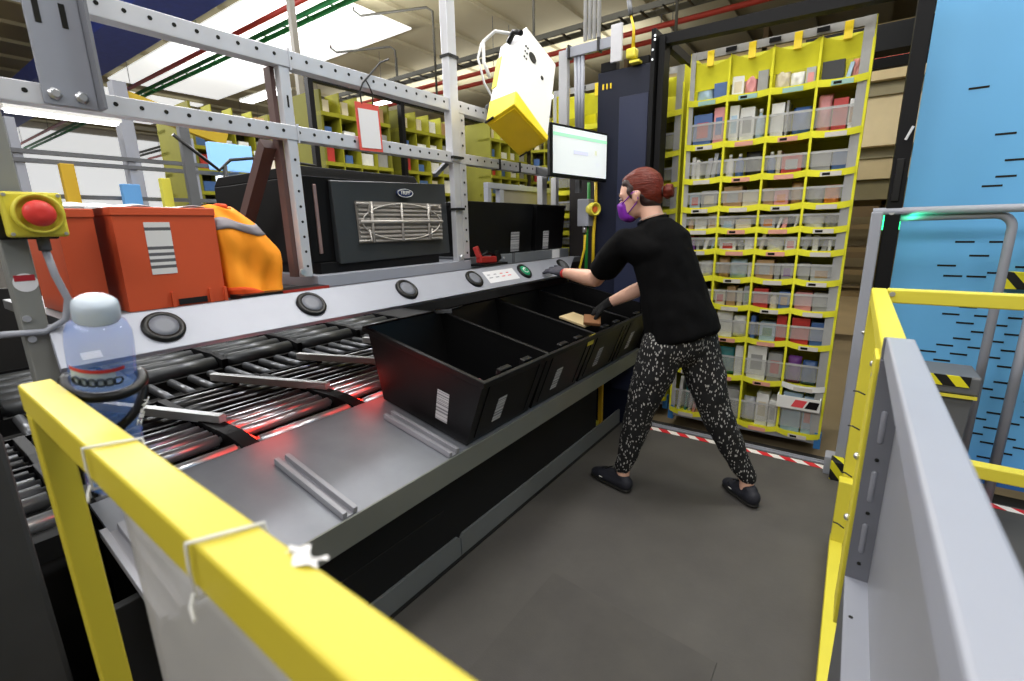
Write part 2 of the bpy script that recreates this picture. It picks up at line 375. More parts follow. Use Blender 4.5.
c3 = conveyor('roller_conveyor', 'far lane of dark rollers running below the white button strip', -3.45, -2.74, .69, 5, 6, lambda i: mat('roller_dark_zinc', '3c3e40', .38, metal=.5), rr=.05)
t = thing('transfer_conveyor', 'narrow band of slanted shiny rollers between dark roller lanes', 'roller conveyor', (-2.54, 1.2, 0))
part('frame', MB().box(-2.70, -2.37, -.19, 3.0, .53, .57), BLKM, t)
for i in range(34):
    y = -.15+i*.09
    part('roller', MB().tube([(-2.69, y, .632), (-2.38, y-.01, .632)], .019, 12), mat('roller_zinc_dark', '595b5f', .38, metal=.8), t)
for i, (yy) in enumerate((.705, 1.142, 1.579, 2.016)):
    tt = thing('diverter_arm', '%s steel diverter arm from the left, lying across the middle roller lane' % ['first','second','third','fourth'][i], 'diverter arm', (-2.2, yy, .66))
    part('arm', MB().beam((-2.43, yy-.215, .685), (-1.82, yy, .685), .03, .035), mat('arm_steel','b9babb',.4,metal=.4), tt, bev=.003)
    part('pivot', MB().lathe([(.03,0),(.03,.012),(.015,.016)], (-1.86, yy-.014, .655)), BLK2, tt)
    part('cam_follower', MB().lathe([(.014,0),(.014,.012)], (-2.3, yy-.17, .652)), BLKM, tt)

solo('rear_screen', MB().box(-3.8, -3.77, -.4, 3.2, -.002, 1.08).box(-3.77, -1.76, 3.17, 3.2, -.002, 1.09), BLKM, 'black back screen closing off the far side of the roller lanes', 'screen', bev=.004)
# ------------------------------------------------------------------ button strip
SB, ST = V(-1.5, 0, 1.045), V(-1.598, 0, 1.141)
sn = (ST-SB).cross(V(0,1,0)).normalized(); sn = sn if sn.x > 0 else -sn; su = (ST-SB).normalized()
t = thing('button_strip', 'long pale grey sloping strip with six round push buttons above the totes', 'control strip', (-1.52, 1.5, 1.04))
part('strip', MB().hexa([SB+V(0,.256,0), SB+V(0,2.74,0), SB+V(0,2.74,0)-sn*.02, SB+V(0,.256,0)-sn*.02, ST+V(0,.268,0), ST+V(0,3.0,0), ST+V(0,3.0,0)-sn*.02, ST+V(0,.268,0)-sn*.02]), ALU, t, bev=.002)
part('top_flange', MB().box(-1.61, -1.598, .30, 2.98, 1.128, 1.141), ALU, t)
GREENB = mat('green_button', '0e7a52', .4, emit=.5)
GRB = mat('button_face_grey', '6c6f78', .45)
for k in range(6):
    y = (.476, .913, 1.347, 1.784, 2.222, 2.660)[k]; y *= 1+.035*1; c0 = SB+(ST-SB)*.53+V(0, y, 0)+sn*.0005
    g = k == 4
    b = part('push_button', MB().lathe([(.052,0),(.052,.006),(.049,.011),(.036,.012),(.0355,.010)], c0, sn, 40), BLK, t, label='black ringed button with lit green face' if g else None)
    part('button_face', MB().lathe([(.035,0),(.035,.0115),(.02,.013)], c0, sn, 36), GREENB if g else (GRB if k < 4 else GREYD), b)
    if g:
        part('button_ring', MB().tube([c0+sn*.0155+(V(0,1,0)*math.cos(a)+su*math.sin(a))*.018 for a in [i*2*PI/24 for i in range(3, 23)]], .0022, 6), WHITE, b)
        part('button_pip', MB().tube([c0+sn*.0155, c0+sn*.0155+su*.02], .0022, 6), WHITE, b)
c0 = SB+su*.070+V(0, 1.945, 0)+sn*.0005
part('placard', MB().obox(c0-su*.038, V(0,.27,0), su*.078, sn*.001), PAPER, t, label='white printed placard with faint red marks')
RINK = mat('red_ink', 'd9686a', .7); GINK = mat('grey_ink', '9a9ca6', .7)
for i in range(4):
    part('placard_mark', MB().obox(c0+V(0,.02+.055*i,0)-su*.008+sn*.001, V(0,.03,0), su*.006, sn*.0006).obox(c0+V(0,.02+.055*i,0)+su*.012+sn*.001, V(0,.022,0), su*.006, sn*.0006), GINK if i < 2 else RINK, t)
c0 = SB+su*.012+V(0, .30, 0)+sn*.0005
part('small_sticker', MB().obox(c0, V(0,.04,0), su*.022, sn*.001), PAPER, t)
# shelf behind strip
t = thing('rear_shelf', 'grey steel shelf behind the button strip carrying totes and the black machine', 'shelf', (-1.9, 1.6, 1.08))
part('deck', MB().box(-2.5, -1.612, .32, 3.15, 1.10, 1.132), GREYD, t)
part('raised_deck', MB().box(-2.5, -1.69, 1.07, 1.99, 1.133, 1.18), ALU, t, bev=.002, label='pale grey raised platform')
part('parts_tray', MB().box(-2.4, -1.72, 2.02, 3.14, 1.133, 1.19), mat('zinc_tray', '8f949a', .4, metal=.5), t, bev=.002)
part('tray_divider', MB().box(-1.722, -1.714, 2.42, 2.44, 1.133, 1.195), GREYD, t)
part('bolt', MB().lathe([(.008,0),(.008,.006)], (-1.72, 2.33, 1.17), (1,0,0), 12), CHROME, t)
part('paper_tag', MB().box(-1.7195, -1.7175, 2.90, 3.0, 1.12, 1.19), PAPER, t)


# ------------------------------------------------------------------ aluminium profile frame
def holes(P, d, nrm, cnt, step, r=.006):
    m = MB()
    for i in range(cnt): m.lathe([(r,0),(r,.0008)], V(*P)+V(*d)*(i*step), nrm, 10)
    return m
t = thing('profile_frame', 'perforated galvanised frame of posts and two long beams over the shelf', 'frame', (-1.7, 1.2, 0))
def cprof(x0, x1, y0, y1, z0, z1): return MB().box(x0, x1, y0, y1, z0, z1)
part('beam', cprof(-1.75, -1.70, -.9, 2.25, 1.912, 1.968), GALV, t, bev=.002, label='upper long beam')
part('beam', cprof(-1.75, -1.70, -.9, 2.9, 1.672, 1.722), GALV, t, bev=.002, label='lower long beam')
part('beam_holes', holes((-1.70, .05, 1.945), (0,1,0), (1,0,0), 36, .06), HOLE, t)
part('beam_holes', holes((-1.70, .05, 1.700), (0,1,0), (1,0,0), 46, .06), HOLE, t)
part('post', MB().box(-1.735, -1.7025, 1.022, 1.060, 1.18, 1.912), GALV, t, bev=.002)
part('post_web', MB().box(-1.775, -1.735, 1.006, 1.022, 1.18, 1.912), BROWN, t)  # brown here stands in for shade and red reflection on the post side
part('post_holes', holes((-1.7025, 1.042, 1.22), (0,0,1), (1,0,0), 8, .055, .005).prism([(-1.7025,1.038,1.78),(-1.7025,1.045,1.78),(-1.7025,1.045,1.82),(-1.7025,1.038,1.82)], (.0008,0,0)), HOLE, t)
part('joint_cover', MB().box(-1.752, -1.697, 1.062, 1.068, 1.905, 1.975), GALV, t); part('joint_cover', MB().box(-1.752, -1.697, 1.062, 1.068, 1.665, 1.728), GALV, t)
part('diagonal_brace', MB().beam((-1.77, .985, 1.66), (-2.25, 1.02, 1.20), .045, .045), BROWN, t, label='brown diagonal brace')
part('post', MB().box(-1.735, -1.69, 1.885, 1.945, 1.68, 3.2), GALV, t, bev=.003, label='tall front post rising out of the picture')
part('post', MB().box(-1.75, -1.7025, 1.952, 2.0, 1.19, 1.97), GALV, t, bev=.003)
part('post', MB().box(-1.735, -1.7025, 1.9, 1.95, 1.18, 1.68), GALV, t, bev=.002)
part('post_holes', holes((-1.70, 1.975, 1.22), (0,0,1), (1,0,0), 12, .06), HOLE, t)
for z in (1.69+.0, 1.44, 2.15, 2.42): part('cable_tie', MB().box(-1.742, -1.683, 1.88 if z > 1.68 else 1.893, 1.952, z, z+.012), ROPE, t)
part('base_bolt', MB().lathe([(.014,0),(.014,.008),(.008,.012)], (-1.70, 1.925, 1.20), (1,0,0), 12), CHROME, t)
part('base_bolt', MB().lathe([(.012,0),(.012,.008)], (-1.70, 1.015, 1.20), (1,0,0), 12), CHROME, t)
part('angle_bracket', MB().beam((-1.76, 1.91, 1.675), (-1.76, 1.82, 1.61), .025, .02), GREYD, t)
for (a, b) in ((2.28, 2.30), (2.48, 2.50)): part('cable_tie', MB().box(-1.755, -1.695, a, a+.014, 1.668, 1.726), ROPE, t)
part('rear_upright', MB().box(-1.80, -1.76, 2.84, 2.9, 1.19, 1.68).box(-1.80, -1.76, 3.02, 3.06, 1.19, 1.68), GALV, t)
# gusset plate upper left
t = thing('gusset_plate', 'slotted grey gusset plate bolted to the lower beam at upper left', 'bracket', (-1.68, .45, 1.66))
part('plate', MB().box(-1.698, -1.69, .380, .488, 1.675, 2.3), GREY, t, bev=.002)
part('flange', MB().box(-1.698, -1.65, .488, .496, 1.675, 2.3), mat('grey_flange','73757c',.45), t, bev=.001)
sl = MB()
for y, z in ((.403, 1.86), (.453, 1.86), (.403, 1.99), (.453, 1.99)):
    sl.prism([(-1.69, y-.006, z), (-1.69, y+.006, z), (-1.69, y+.006, z+.055), (-1.69, y-.006, z+.055)], (.0012, 0, 0))
part('slots', sl, HOLE, t)
for y in (.403, .456): part('bolt', MB().lathe([(.015,0),(.015,.004),(.009,.004),(.009,.012)], (-1.69, y, 1.70), (1,0,0), 6), CHROME, t)
# e-stop post
t = thing('emergency_stop_post', 'grey upright at far left carrying the yellow emergency stop box', 'post', (-1.6, .28, 0))
part('upright', MB().box(-1.65, -1.60, .225, .272, 0, 1.40).box(-1.65, -1.60, .225, .282, 1.40, 1.67), mat('post_grey','82837f',.5,noise=.05), t, bev=.003)
for z in (1.16, 1.11): part('upright_bolt', MB().lathe([(.008,0),(.008,.006)], (-1.60, .236, z), (1,0,0), 10), CHROME, t)
st = part('warning_sticker', MB().lathe([(.022,0),(.022,.0008)], (-1.60, .25, 1.245), (1,0,0), 24), PAPER, t)
part('sticker_band', MB().box(-1.5995, -1.5985, .232, .268, 1.249, 1.263), mat('sticker_red','a82430',.5), st)
t = thing('emergency_stop', 'yellow emergency stop box with a red mushroom button on the left post', 'emergency stop', (-1.57, .30, 1.35))
part('rear_box', MB().box(-1.598, -1.575, .222, .325, 1.345, 1.452), BLK, t, bev=.004)
part('cover', MB().box(-1.575, -1.540, .234, .338, 1.35, 1.45), YEL, t, bev=.006)
part('shroud', MB().lathe([(.045,0),(.045,.018),(.039,.02),(.036,.002)], (-1.540, .289, 1.402), (1,0,0), 32), YEL, t)
part('mushroom_button', MB().lathe([(.012,0),(.012,.016),(.027,.018),(.029,.026),(.024,.034),(.008,.037)], (-1.540, .288, 1.402), (1,0,0), 32), RED, t)
for y, z in ((.241, 1.357), (.331, 1.357), (.241, 1.443), (.331, 1.443)): part('screw', MB().lathe([(.004,0),(.004,.002)], (-1.540, y, z), (1,0,0), 8), CHROME, t)
part('cable_gland', MB().lathe([(.012,0),(.012,.03)], (-1.58, .295, 1.318), (0,0,1), 12), GREYD, t)
part('conduit', MB().tube([(-1.58,.295,1.32),(-1.575,.30,1.26),(-1.57,.312,1.2),(-1.575,.30,1.15),(-1.585,.26,1.125),(-1.60,.18,1.13)], .008, 8), GREY, t)
# ------------------------------------------------------------------ totes
def tote(name, label, loc, rot, bx, by, tx, ty, h, m, group=None, cat='tote', rimw=.014):
    """bx,tx = (xmin,xmax) bottom/top; by,ty = (ymin,ymax); open top."""
    t = thing(name, label, cat, loc, rot, group, local=True)
    w = .004; mb = MB(); bm = mb.bm
    def ring(x, y, z): return [bm.verts.new(p) for p in ((x[0],y[0],z),(x[1],y[0],z),(x[1],y[1],z),(x[0],y[1],z))]
    def off(x, d): return (x[0]+d, x[1]-d)
    R = [ring(bx,by,0), ring(tx,ty,h), ring(off(tx,w),off(ty,w),h), ring(off(bx,w),off(by,w),w)]
    for A, B in zip(R, R[1:]):
        for k in range(4): bm.faces.new((A[k], A[(k+1)%4], B[(k+1)%4], B[k]))
    bm.faces.new(R[0][::-1]); bm.faces.new(R[-1])
    part('shell', mb, m, t)
    mb = MB(); bm = mb.bm
    o = off(tx,-rimw), off(ty,-rimw)
    R = [[bm.verts.new(p) for p in ((x[0],y[0],z),(x[1],y[0],z),(x[1],y[1],z),(x[0],y[1],z))] for x, y, z in
         ((off(tx,.0005),off(ty,.0005),h-.002),(*o,h-.022),(*o,h+.002),(off(tx,w),off(ty,w),h+.002))]
    for A, B in zip(R, R[1:]+R[:1]):
        for k in range(4): bm.faces.new((A[k], A[(k+1)%4], B[(k+1)%4], B[k]))
    part('rim', mb, m, t, bev=.003)
    return t
def on_front(bx, tx, h, y0, y1, z0, z1, th=.0012):
    f = lambda z: bx[1]+(tx[1]-bx[1])*z/h
    return MB().hexa([(f(z0),y0,z0),(f(z0)+th,y0,z0),(f(z0)+th,y1,z0),(f(z0),y1,z0),(f(z1),y0,z1),(f(z1)+th,y0,z1),(f(z1)+th,y1,z1),(f(z1),y1,z1)])
def on_side(by, ty, h, x0, x1, z0, z1, th=.0012):
    f = lambda z: by[0]+(ty[0]-by[0])*z/h
    return MB().hexa([(x0,f(z0)-th,z0),(x1,f(z0)-th,z0),(x1,f(z0),z0),(x0,f(z0),z0),(x0,f(z1)-th,z1),(x1,f(z1)-th,z1),(x1,f(z1),z1),(x0,f(z1),z1)])
BX, TX, BY, TY, HH = (-.235,.222), (-.352,.268), (-.205,.205), (-.214,.214), .285
descr = ['nearest open black tote on the tray, white barcode labels on two faces', 'second open black tote from the near end, yellow tag on its rim',
         'third open black tote, the one the operator is reaching into', 'farthest open black tote on the tray beside the navy cabinet']
for k in range(4):
    yc = 1.415+.437*k; o = tp(-.235, yc, .006)
    tt = tote('tote', descr[k], o, (0, TH, 0), BX, BY, TX, TY, HH, BLK, 'black totes on the packing tray')
    part('barcode_label', on_front(BX, TX, HH, -.075, -.022, .055, .165), BARZ, tt)
    if k == 0:
        part('barcode_label', on_side(BY, TY, HH, .06, .12, .045, .170), BARZ, tt)
    for yy in (-.165, .165): part('rib', on_front(BX, TX, HH, yy-.004, yy+.004, .02, .265, .004), BLK, tt)
    part('inner_latch', MB().box(.232, .256, -.10, -.03, HH-.02, HH+.006), BLK, tt, bev=.004); part('inner_latch', MB().box(.232, .256, .05, .11, HH-.02, HH+.006), BLK, tt, bev=.004)
    if k == 1: part('yellow_tag', on_front((.0,.268), (.0,.272), .3, .142, .208, .235, .290), YEL, tt, bev=.001)
# things in totes
def pouch(w, d, h, seed=0):
    r = random.Random(seed); mb = MB(); ph = [r.uniform(0, 6) for _ in range(4)]
    def f(sgn):
        def g(a, b):
            x, y = (a-.5)*w, (b-.5)*d
            e = (1-abs(2*a-1)**4)*(1-abs(2*b-1)**4)
            return V(x, y, h/2+sgn*h/2*e*(.8+.2*math.sin(ph[0]+9*a)*math.cos(ph[1]+8*b)))
        return g
    mb.grid(f(1), 12, 12); mb.grid(f(-1), 12, 12); bmesh.ops.remove_doubles(mb.bm, verts=mb.bm.verts[:], dist=.0001)
    return mb
TAN = mat('kraft_brown', 'b08a58', .8); PINK = mat('pink_film', 'd98a96', .4)
def placed(mb, loc, rot): return mb.rot(Matrix.Translation(loc) @ Euler(rot).to_matrix().to_4x4())
T3 = tp(-.2, 2.219, .0)
solo('parcel', placed(MB().box(-.10,.10,-.055,.055,0,.014), V(-1.20, 2.31, .838), (.10, .12, -.30)), mat('cream_card','c9b489',.7), 'cream flat parcel held up in the third tote by the gloved hand', 'parcel', bev=.003)
solo('parcel', placed(MB().box(-.045,.045,-.035,.035,0,.02), V(-1.10, 2.27, .85), (.5, .1, .5)), mat('brown_pack','8a5f3d',.6), 'small brown and white packet beside the cream parcel in the third tote', 'parcel', bev=.003)
for i, (a, b, c_, m_, nm, lb) in enumerate([(-.10, 1.27, .205, WHITE, 'wrapper', 'crumpled white wrapper inside the nearest black tote'), (-.02, 1.25, .225, PINK, 'wrapper', 'small pink wrapper inside the nearest black tote')]):
    solo(nm, placed(pouch(.08, .04, .025, i), tp(a-.03, b+.02, c_+.0), (.3, TH+.2, .5+i)), m_, lb, 'wrapper')
for i, (a, b, w_) in enumerate([(-.30, 1.32, .22), (-.20, 1.40, .20), (-.24, 1.86, .22), (-.24, 2.30, .22), (-.24, 2.73, .22)]):
    solo('parcel', placed(MB().box(-w_/2, w_/2, -.09, .09, 0, .05), tp(a-.02, b, .014), (0, TH, 0)), BLK2,
         ['dark parcel at the rear inside the nearest black tote', 'dark parcel at the front inside the nearest black tote', 'dark parcel inside the second black tote', 'dark parcel under the hand in the third tote', 'dark parcel inside the farthest tote on the tray'][i], 'parcel', bev=.004) if i not in (0,) else None
t = thing('clamp', 'small dark metal clamp fixed at the rear rim between the first two totes', 'clamp', tp(-.5, 1.60, .30))
part('clamp_body', MB().beam(tp(-.60, 1.60, .29), tp(-.54, 1.66, .30), .03, .02), GREYD, t, bev=.004)
part('clamp_lever', MB().tube([tp(-.56, 1.64, .30), tp(-.53, 1.72, .32)], .008, 8), BLK, t)
# orange totes on shelf
def flat_tote(label, x, y0, y1, z0, z1, dep, m, labs, group, taper=.008):
    bx, tx = (-dep, 0-taper), (-dep-.006, 0.0)
    yc = (y0+y1)/2; w = (y1-y0)/2
    tt = tote('tote', label, (x, yc, z0), (0,0,0), bx, (-w+taper, w-taper), tx, (-w+.008, w-.008), z1-z0, m, group, rimw=.003)
    for (a, b, c_, d_, mm) in labs:
        part('barcode_label', on_front(bx, tx, z1-z0, a-yc, b-yc, c_-z0, d_-z0), mm, tt)
    return tt, bx, tx, yc
OT, bx, tx, yc = flat_tote('large orange plastic tote with a white barcode label on the shelf', -1.67, .452, .73, 1.134, 1.425, .38, ORANGE, [(.53,.595,1.235,1.385,BARZ2)], 'orange totes on the rear shelf')
part('foot_notch', on_front(bx, tx, .29, .585-yc, .665-yc, .004, .022, .003), BLKM, OT)
for y in (.57, .675, .72): part('rib', on_front(bx, tx, .29, y-yc-.004, y-yc+.004, .0, .045, .01), ORANGE, OT)
flat_tote('narrow orange tote tucked to the left of the labelled orange tote', -1.71, .345, .438, 1.134, 1.42, .36, ORANGE, [], 'orange totes on the rear shelf', taper=.008)
flat_tote('closed wide black tote on the grey shelf tray behind the green button', -1.735, 2.03, 2.70, 1.192, 1.49, .40, BLK, [(2.45,2.54,1.2,1.32,BARZ)], 'black totes on the rear shelf', taper=.02)
flat_tote('narrower black tote with a white label at the far shelf end', -1.735, 2.72, 3.12, 1.192, 1.49, .40, BLK, [(2.83,2.90,1.2,1.32,BARZ)], 'black totes on the rear shelf', taper=.02)
# white crumpled film on top of orange totes
def film(a, b):
    return V(-2.02+.30*a, .28+.44*b, 1.432+.007*math.sin(5*a+7*b)*math.cos(9*b)+.022*(1-a)**2*math.sin(PI*b)+.003*math.sin(23*b))
fm = MB().grid(film, 14, 30); fo = solo('plastic_film', fm, mat('clear_film', 'dfe2e6', .25, alpha=.75), 'crumpled clear plastic film lying on top of the orange totes', 'plastic film')
sm = fo.modifiers.new('thick', 'SOLIDIFY'); sm.thickness = .002
# hi-vis vest
HV = mat('orange_hivis', 'ff9c1c', .75, noise=.08, nscale=10, bump=.2); HVR = mat('reflective_grey', '8d888e', .6)
HVR2 = mat('red_orange_hem', 'e2501a', .75)
t = thing('safety_vest', 'orange high visibility vest with a grey reflective band draped beside orange tote', 'vest', (-1.68, .85, 1.135))
def vest(a, b):          # a along y, b up
    z = 1.142+.008*math.sin(7*a)+.292*b
    yL = .735-.022*b; yR = .942 if b < .48 else .942-.125*((b-.48)/.52)**1.15
    x = -1.668+.010*math.sin(9*a+2*b)+.012*math.sin(19*a-6*b)*(1-b)*a+.012*math.sin(PI*a)-.05*max(0, b-.8)/.2-.05*abs(2*a-1)**6+.006*math.sin(11*b+4*a)
    return V(x, yL+(yR-yL)*a, z)
o = part('fabric', MB().grid(vest, 26, 30), HV, t); s_ = o.modifiers.new('t', 'SOLIDIFY'); s_.thickness = .006
o2 = part('reflective_band', MB().grid(lambda a, b: vest(a, .74+.12*b-.10*max(0,a-.35))+V(.0045,0,0), 26, 3), HVR, t); s_ = o2.modifiers.new('t', 'SOLIDIFY'); s_.thickness = .003
o3 = part('hem', MB().grid(lambda a, b: vest(a, -.03+.10*b*(1-a)*1.2+.01)+V(.005,0,0), 26, 3), HVR2, t); s_ = o3.modifiers.new('t', 'SOLIDIFY'); s_.thickness = .003
part('collar', MB().tube([(-1.73,.735,1.425),(-1.725,.76,1.437),(-1.74,.79,1.436),(-1.78,.80,1.43)], .009, 10), HVR2, t)
part('folded_body', MB().hull(((-1.78,.79,1.22),(.07,.04,.08)),((-1.78,.89,1.20),(.07,.04,.06)),((-1.78,.775,1.37),(.045,.035,.03))), HV, t)
# red edged board lying on shelf
t = thing('board', 'thin black board with a red edge lying at the foot of the short post', 'board', (-1.66, .9, 1.133))
part('panel', MB().box(-1.69, -1.61, .74, 1.06, 1.134, 1.15), BLK, t); part('edge', MB().box(-1.61, -1.605, .88, 1.06, 1.136, 1.15), mat('red_edge','9a2a20',.5), t)

# ------------------------------------------------------------------ black machine
t = thing('power_unit', 'black metal machine with a framed louvre window and oval badge on the shelf', 'machine', (-2.0, 1.5, 1.18))
part('plinth', MB().box(-2.35, -1.74, 1.12, 1.80, 1.181, 1.225), BLK2, t, bev=.003)
part('body', MB().box(-2.5, -1.76, 1.10, 1.86, 1.225, 1.56), BLK2, t, bev=.004)
part('front_panel', MB().hexa([(-1.76,1.205,1.225),(-1.725,1.205,1.215),(-1.742,1.885,1.225),(-1.77,1.885,1.23),(-1.76,1.205,1.55),(-1.74,1.205,1.545),(-1.755,1.885,1.572),(-1.78,1.885,1.56)]), mat('charcoal_panel','2b2e30',.45,noise=.03), t, bev=.004)
part('lid', MB().prism([(-2.5,1.1,1.56),(-1.77,1.1,1.56),(-1.80,1.1,1.60),(-2.45,1.1,1.60)], (0,.62,0)), BLK2, t, bev=.003)
part('side_handle', MB().box(-1.80, -1.755, 1.135, 1.15, 1.26, 1.53), mat('handle_copper','9a7f7c',.4,metal=.4), t, bev=.003)
g = part('louvre_window', MB().box(-1.745, -1.7275, 1.31, 1.82, 1.295, 1.47), mat('window_warm_grey','7d7872',.5), t)
lv = MB()
for i in range(9): lv.obox((-1.728, 1.315, 1.303+i*.0185), (.006,0,-.004), (0,.50,0), (0,0,.006))
part('louvre', lv, mat('louvre_light','8f8a84',.5), g)
wg = MB()
for y in (1.38, 1.55, 1.72): wg.tube([(-1.720,y,1.297),(-1.720,y,1.468)], .006, 8)
wg.tube([(-1.719,1.315,1.385),(-1.719,1.815,1.385)], .0065, 8)
for q_ in ((1.36,1.46),(1.74,1.46),(1.36,1.305),(1.74,1.305)): wg.tube([(-1.720,1.55+(q_[0]-1.55)*1.3,q_[1]),(-1.720,1.55+(q_[0]-1.55)*.95,q_[1]),(-1.720,q_[0]+(.10 if q_[0]<1.5 else -.10)*-.0,1.383+(q_[1]-1.383)*.4)], .005, 6)
wg.tube([(-1.7215,1.565+.235*math.cos(a),1.383+.080*math.sin(a)) for a in [i*2*PI/40 for i in range(40)]], .0035, 6, closed=True)
part('fan_guard', wg, mat('guard_light','b5b0aa',.4,metal=.3), g)
ob = part('badge', MB().prism([(-1.733, 1.585+.050*math.cos(a), 1.512+.020*math.sin(a)) for a in [i*2*PI/28 for i in range(28)]], (.008,0,0)), mat('badge_navy','1a2a50',.4), t)
part('badge_ring', MB().tube([(-1.7245, 1.585+.046*math.cos(a), 1.512+.0175*math.sin(a)) for a in [i*2*PI/28 for i in range(28)]], .0012, 6, closed=True), WHITE, ob)
textpart('badge_text', 'TRIPP', .024, WHITE, ob, frameM((-1.7240,1.585,1.513), (0,1,0), (0,0,1)))
# hanging card
t = thing('notice_card', 'white card in a red frame hung by black wire from upper beam', 'card', (-1.68, 1.36, 1.665))
part('frame', MB().obox((-1.692,1.3240,1.667), (0,.118,.004), (0,-.006,.182), (.004,0,0)), mat('coral_frame','d9564a',.5), t)
part('sheet', MB().obox((-1.6875,1.3335,1.678), (0,.099,.004), (0,-.005,.148), (.0012,0,0)), PAPER, t)
part('hanger_wire', MB().tube([(-1.69,1.3520,1.845),(-1.688,1.3470,1.89),(-1.69,1.3670,1.925),(-1.69,1.3920,1.95),(-1.69,1.4620,2.02),(-1.69,1.5120,2.045)], .0035, 6).tube([(-1.69,1.4070,1.845),(-1.69,1.4120,1.89),(-1.69,1.3970,1.92),(-1.69,1.3820,1.94)], .003, 6), ROPE, t)
# red tool
t = thing('hand_tool', 'small red and black clamp tool on the shelf beside tall post', 'tool', (-1.68, 2.08, 1.147))
part('base_tray', MB().box(-1.70, -1.61, 2.0, 2.22, 1.146, 1.158), BLK, t)
part('tool_body', MB().beam((-1.66,2.02,1.18),(-1.66,2.16,1.175), .04, .035).beam((-1.66,2.03,1.19),(-1.68,2.02,1.25), .03, .03), mat('tool_red','a02420',.5), t, bev=.006)
part('tool_jaw', MB().beam((-1.66,2.16,1.18),(-1.66,2.2,1.2), .03, .05).tube([(-1.66,2.05,1.2),(-1.66,2.1,1.22),(-1.66,2.15,1.2)], .007, 8), BLK, t)
# ------------------------------------------------------------------ overhead scanner
S = [V(-1.556,1.988,1.85),V(-1.381,1.983,1.908),V(-1.329,2.197,1.77),V(-1.504,2.202,1.712)]; up_ = V(-.138,.323,.448)
cc = sum(S, V(0,0,0))/4
t = thing('overhead_scanner', 'white overhead scanner head with a yellow lower end above the totes', 'scanner', S[0])
k1 = .13
lift = lambda p, f: p+up_*f
body = MB().hexa([lift(p, .02) for p in S]+[lift(p, 1.0) for p in S])
part('body', body, mat('scanner_white','dededc',.4,noise=.01), t, bev=.006)
# yellow bottom cap, cut as chevrons so that white shows above it
capb = MB().hexa([p+(p-cc)*.012 for p in S]+[lift(p, kk)+(p-cc)*.012 for p, kk in zip(S, (.27,.16,.06,.2))])
part('end_cap', capb, YEL2, t, bev=.004)
e1 = (S[1]-S[0]); e2 = (S[3]-S[0]); nn = e1.cross(e2).normalized()
if nn.dot(up_) > 0: nn = -nn
part('lens_window', MB().obox(S[0]+e1*.06+e2*.06+nn*.001, e1*.88, e2*.88, nn*.004), mat('lens_yellow','f0cc10',.35), t)
part('side_stripe', MB().obox(lift(S[0],.42)+e1*-.01-e2*.0-(S[3]-S[0]).normalized()*.004, e1*.18, up_*.4, (S[3]-S[0]).normalized()*.004), YEL, t)
f2 = (S[3]-S[0]).normalized()
part('vent', MB().lathe([(.028,0),(.028,.003)], lift(S[1],.72)+e2*.28+e1.normalized()*.001, e1.normalized(), 20).lathe([(.011,0),(.011,.003)], lift(S[1],.62)+e2*.62+e1.normalized()*.001, e1.normalized(), 14), BLK, t)
sc = MB()
for i in range(2):
    for j in range(3): sc.lathe([(.005,0),(.005,.003)], lift(S[1],.62+.07*j)+e2*(.06+.06*i)-f2*0+e1.normalized()*.001, e1.normalized(), 8)
part('screw_row', sc, BLK, t)
part('edge_trim', MB().tube([S[0]-f2*.004, S[0]+e1*.3-f2*.004], .006, 6), BLK, t); part('edge_trim', MB().tube([S[3]+(S[2]-S[3])*.0, S[3]+(S[2]-S[3])*.3], .005, 6), BLK, t)
q = lift(S[1], .9)
part('connector', MB().tube([lift(S[0],.92)+e1*.4-f2*.01, lift(S[0],.95)+e1*.7-f2*.03, lift(S[0],.88)+e1*.95-f2*.02], .014, 8), BLK, t)
part('cable', MB().tube([lift(S[0],.95)+e1*.6-f2*.03, lift(S[0],1.0)+e1*.2-f2*.08, lift(S[0],.9)-e1*.1-f2*.10, lift(S[0],.68)-e1*.12-f2*.07, lift(S[0],.55)-e1*.05-f2*.02], .009, 8), WHT, t)
part('cable', MB().tube([lift(S[0],.85)-e1*.1-f2*.11, lift(S[0],.7)-e1*.2-f2*.10, lift(S[0],.5)-e1*.2-f2*.03, lift(S[3],.3)-e1*.3], .006, 8), WHT, t)
part('mount_arm', MB().beam(lift(cc,.6)-e1*.5, (-1.70, 2.2, 1.95), .05, .07), GREYD, t, bev=.004)
# ------------------------------------------------------------------ monitor
TL, TR, BL = V(-1.46,2.475,0), V(-1.33,2.905,-.016), None
xa = (TR-TL).normalized(); up1 = V(0,0,1); mn = xa.cross(up1); mn = mn if mn.x > 0 else -mn
z0, z1 = 1.648, 1.902
t = thing('monitor', 'flat touch monitor with a white screen and green header beside navy cabinet', 'monitor', (-1.4, 2.7, 1.62))
Wd = (TR-TL).length
b0 = TL+V(0,0,z0)
part('bezel', MB().obox(b0-xa*.02-V(0,0,.02)-mn*.03, xa*(Wd+.03), V(0,0,z1-z0+.035), mn*.028), BLK, t, bev=.006)
s_ = part('screen', MB().obox(b0-mn*.002, xa*Wd, V(0,0,z1-z0), mn*.002), mat('screen_white','dfe6e8',.3,emit=.42,noise=0), t)
H = z1-z0
part('header_bar', MB().obox(b0+V(0,0,H*.80)+xa*.0, xa*Wd, V(0,0,H*.07), mn*.0012), mat('screen_green','9fdcb8',.3,emit=.6,noise=0), s_)
part('text_block', MB().obox(b0+V(0,0,H*.46)+xa*Wd*.36, xa*Wd*.28, V(0,0,H*.09), mn*.0012), mat('screen_lilac','c3c6dc',.3,emit=.6,noise=0), s_)
part('icon', MB().obox(b0+V(0,0,H*.50)+xa*Wd*.76, xa*Wd*.05, V(0,0,H*.11), mn*.0012), mat('screen_sand','c9cbb8',.3,emit=.6,noise=0), s_)
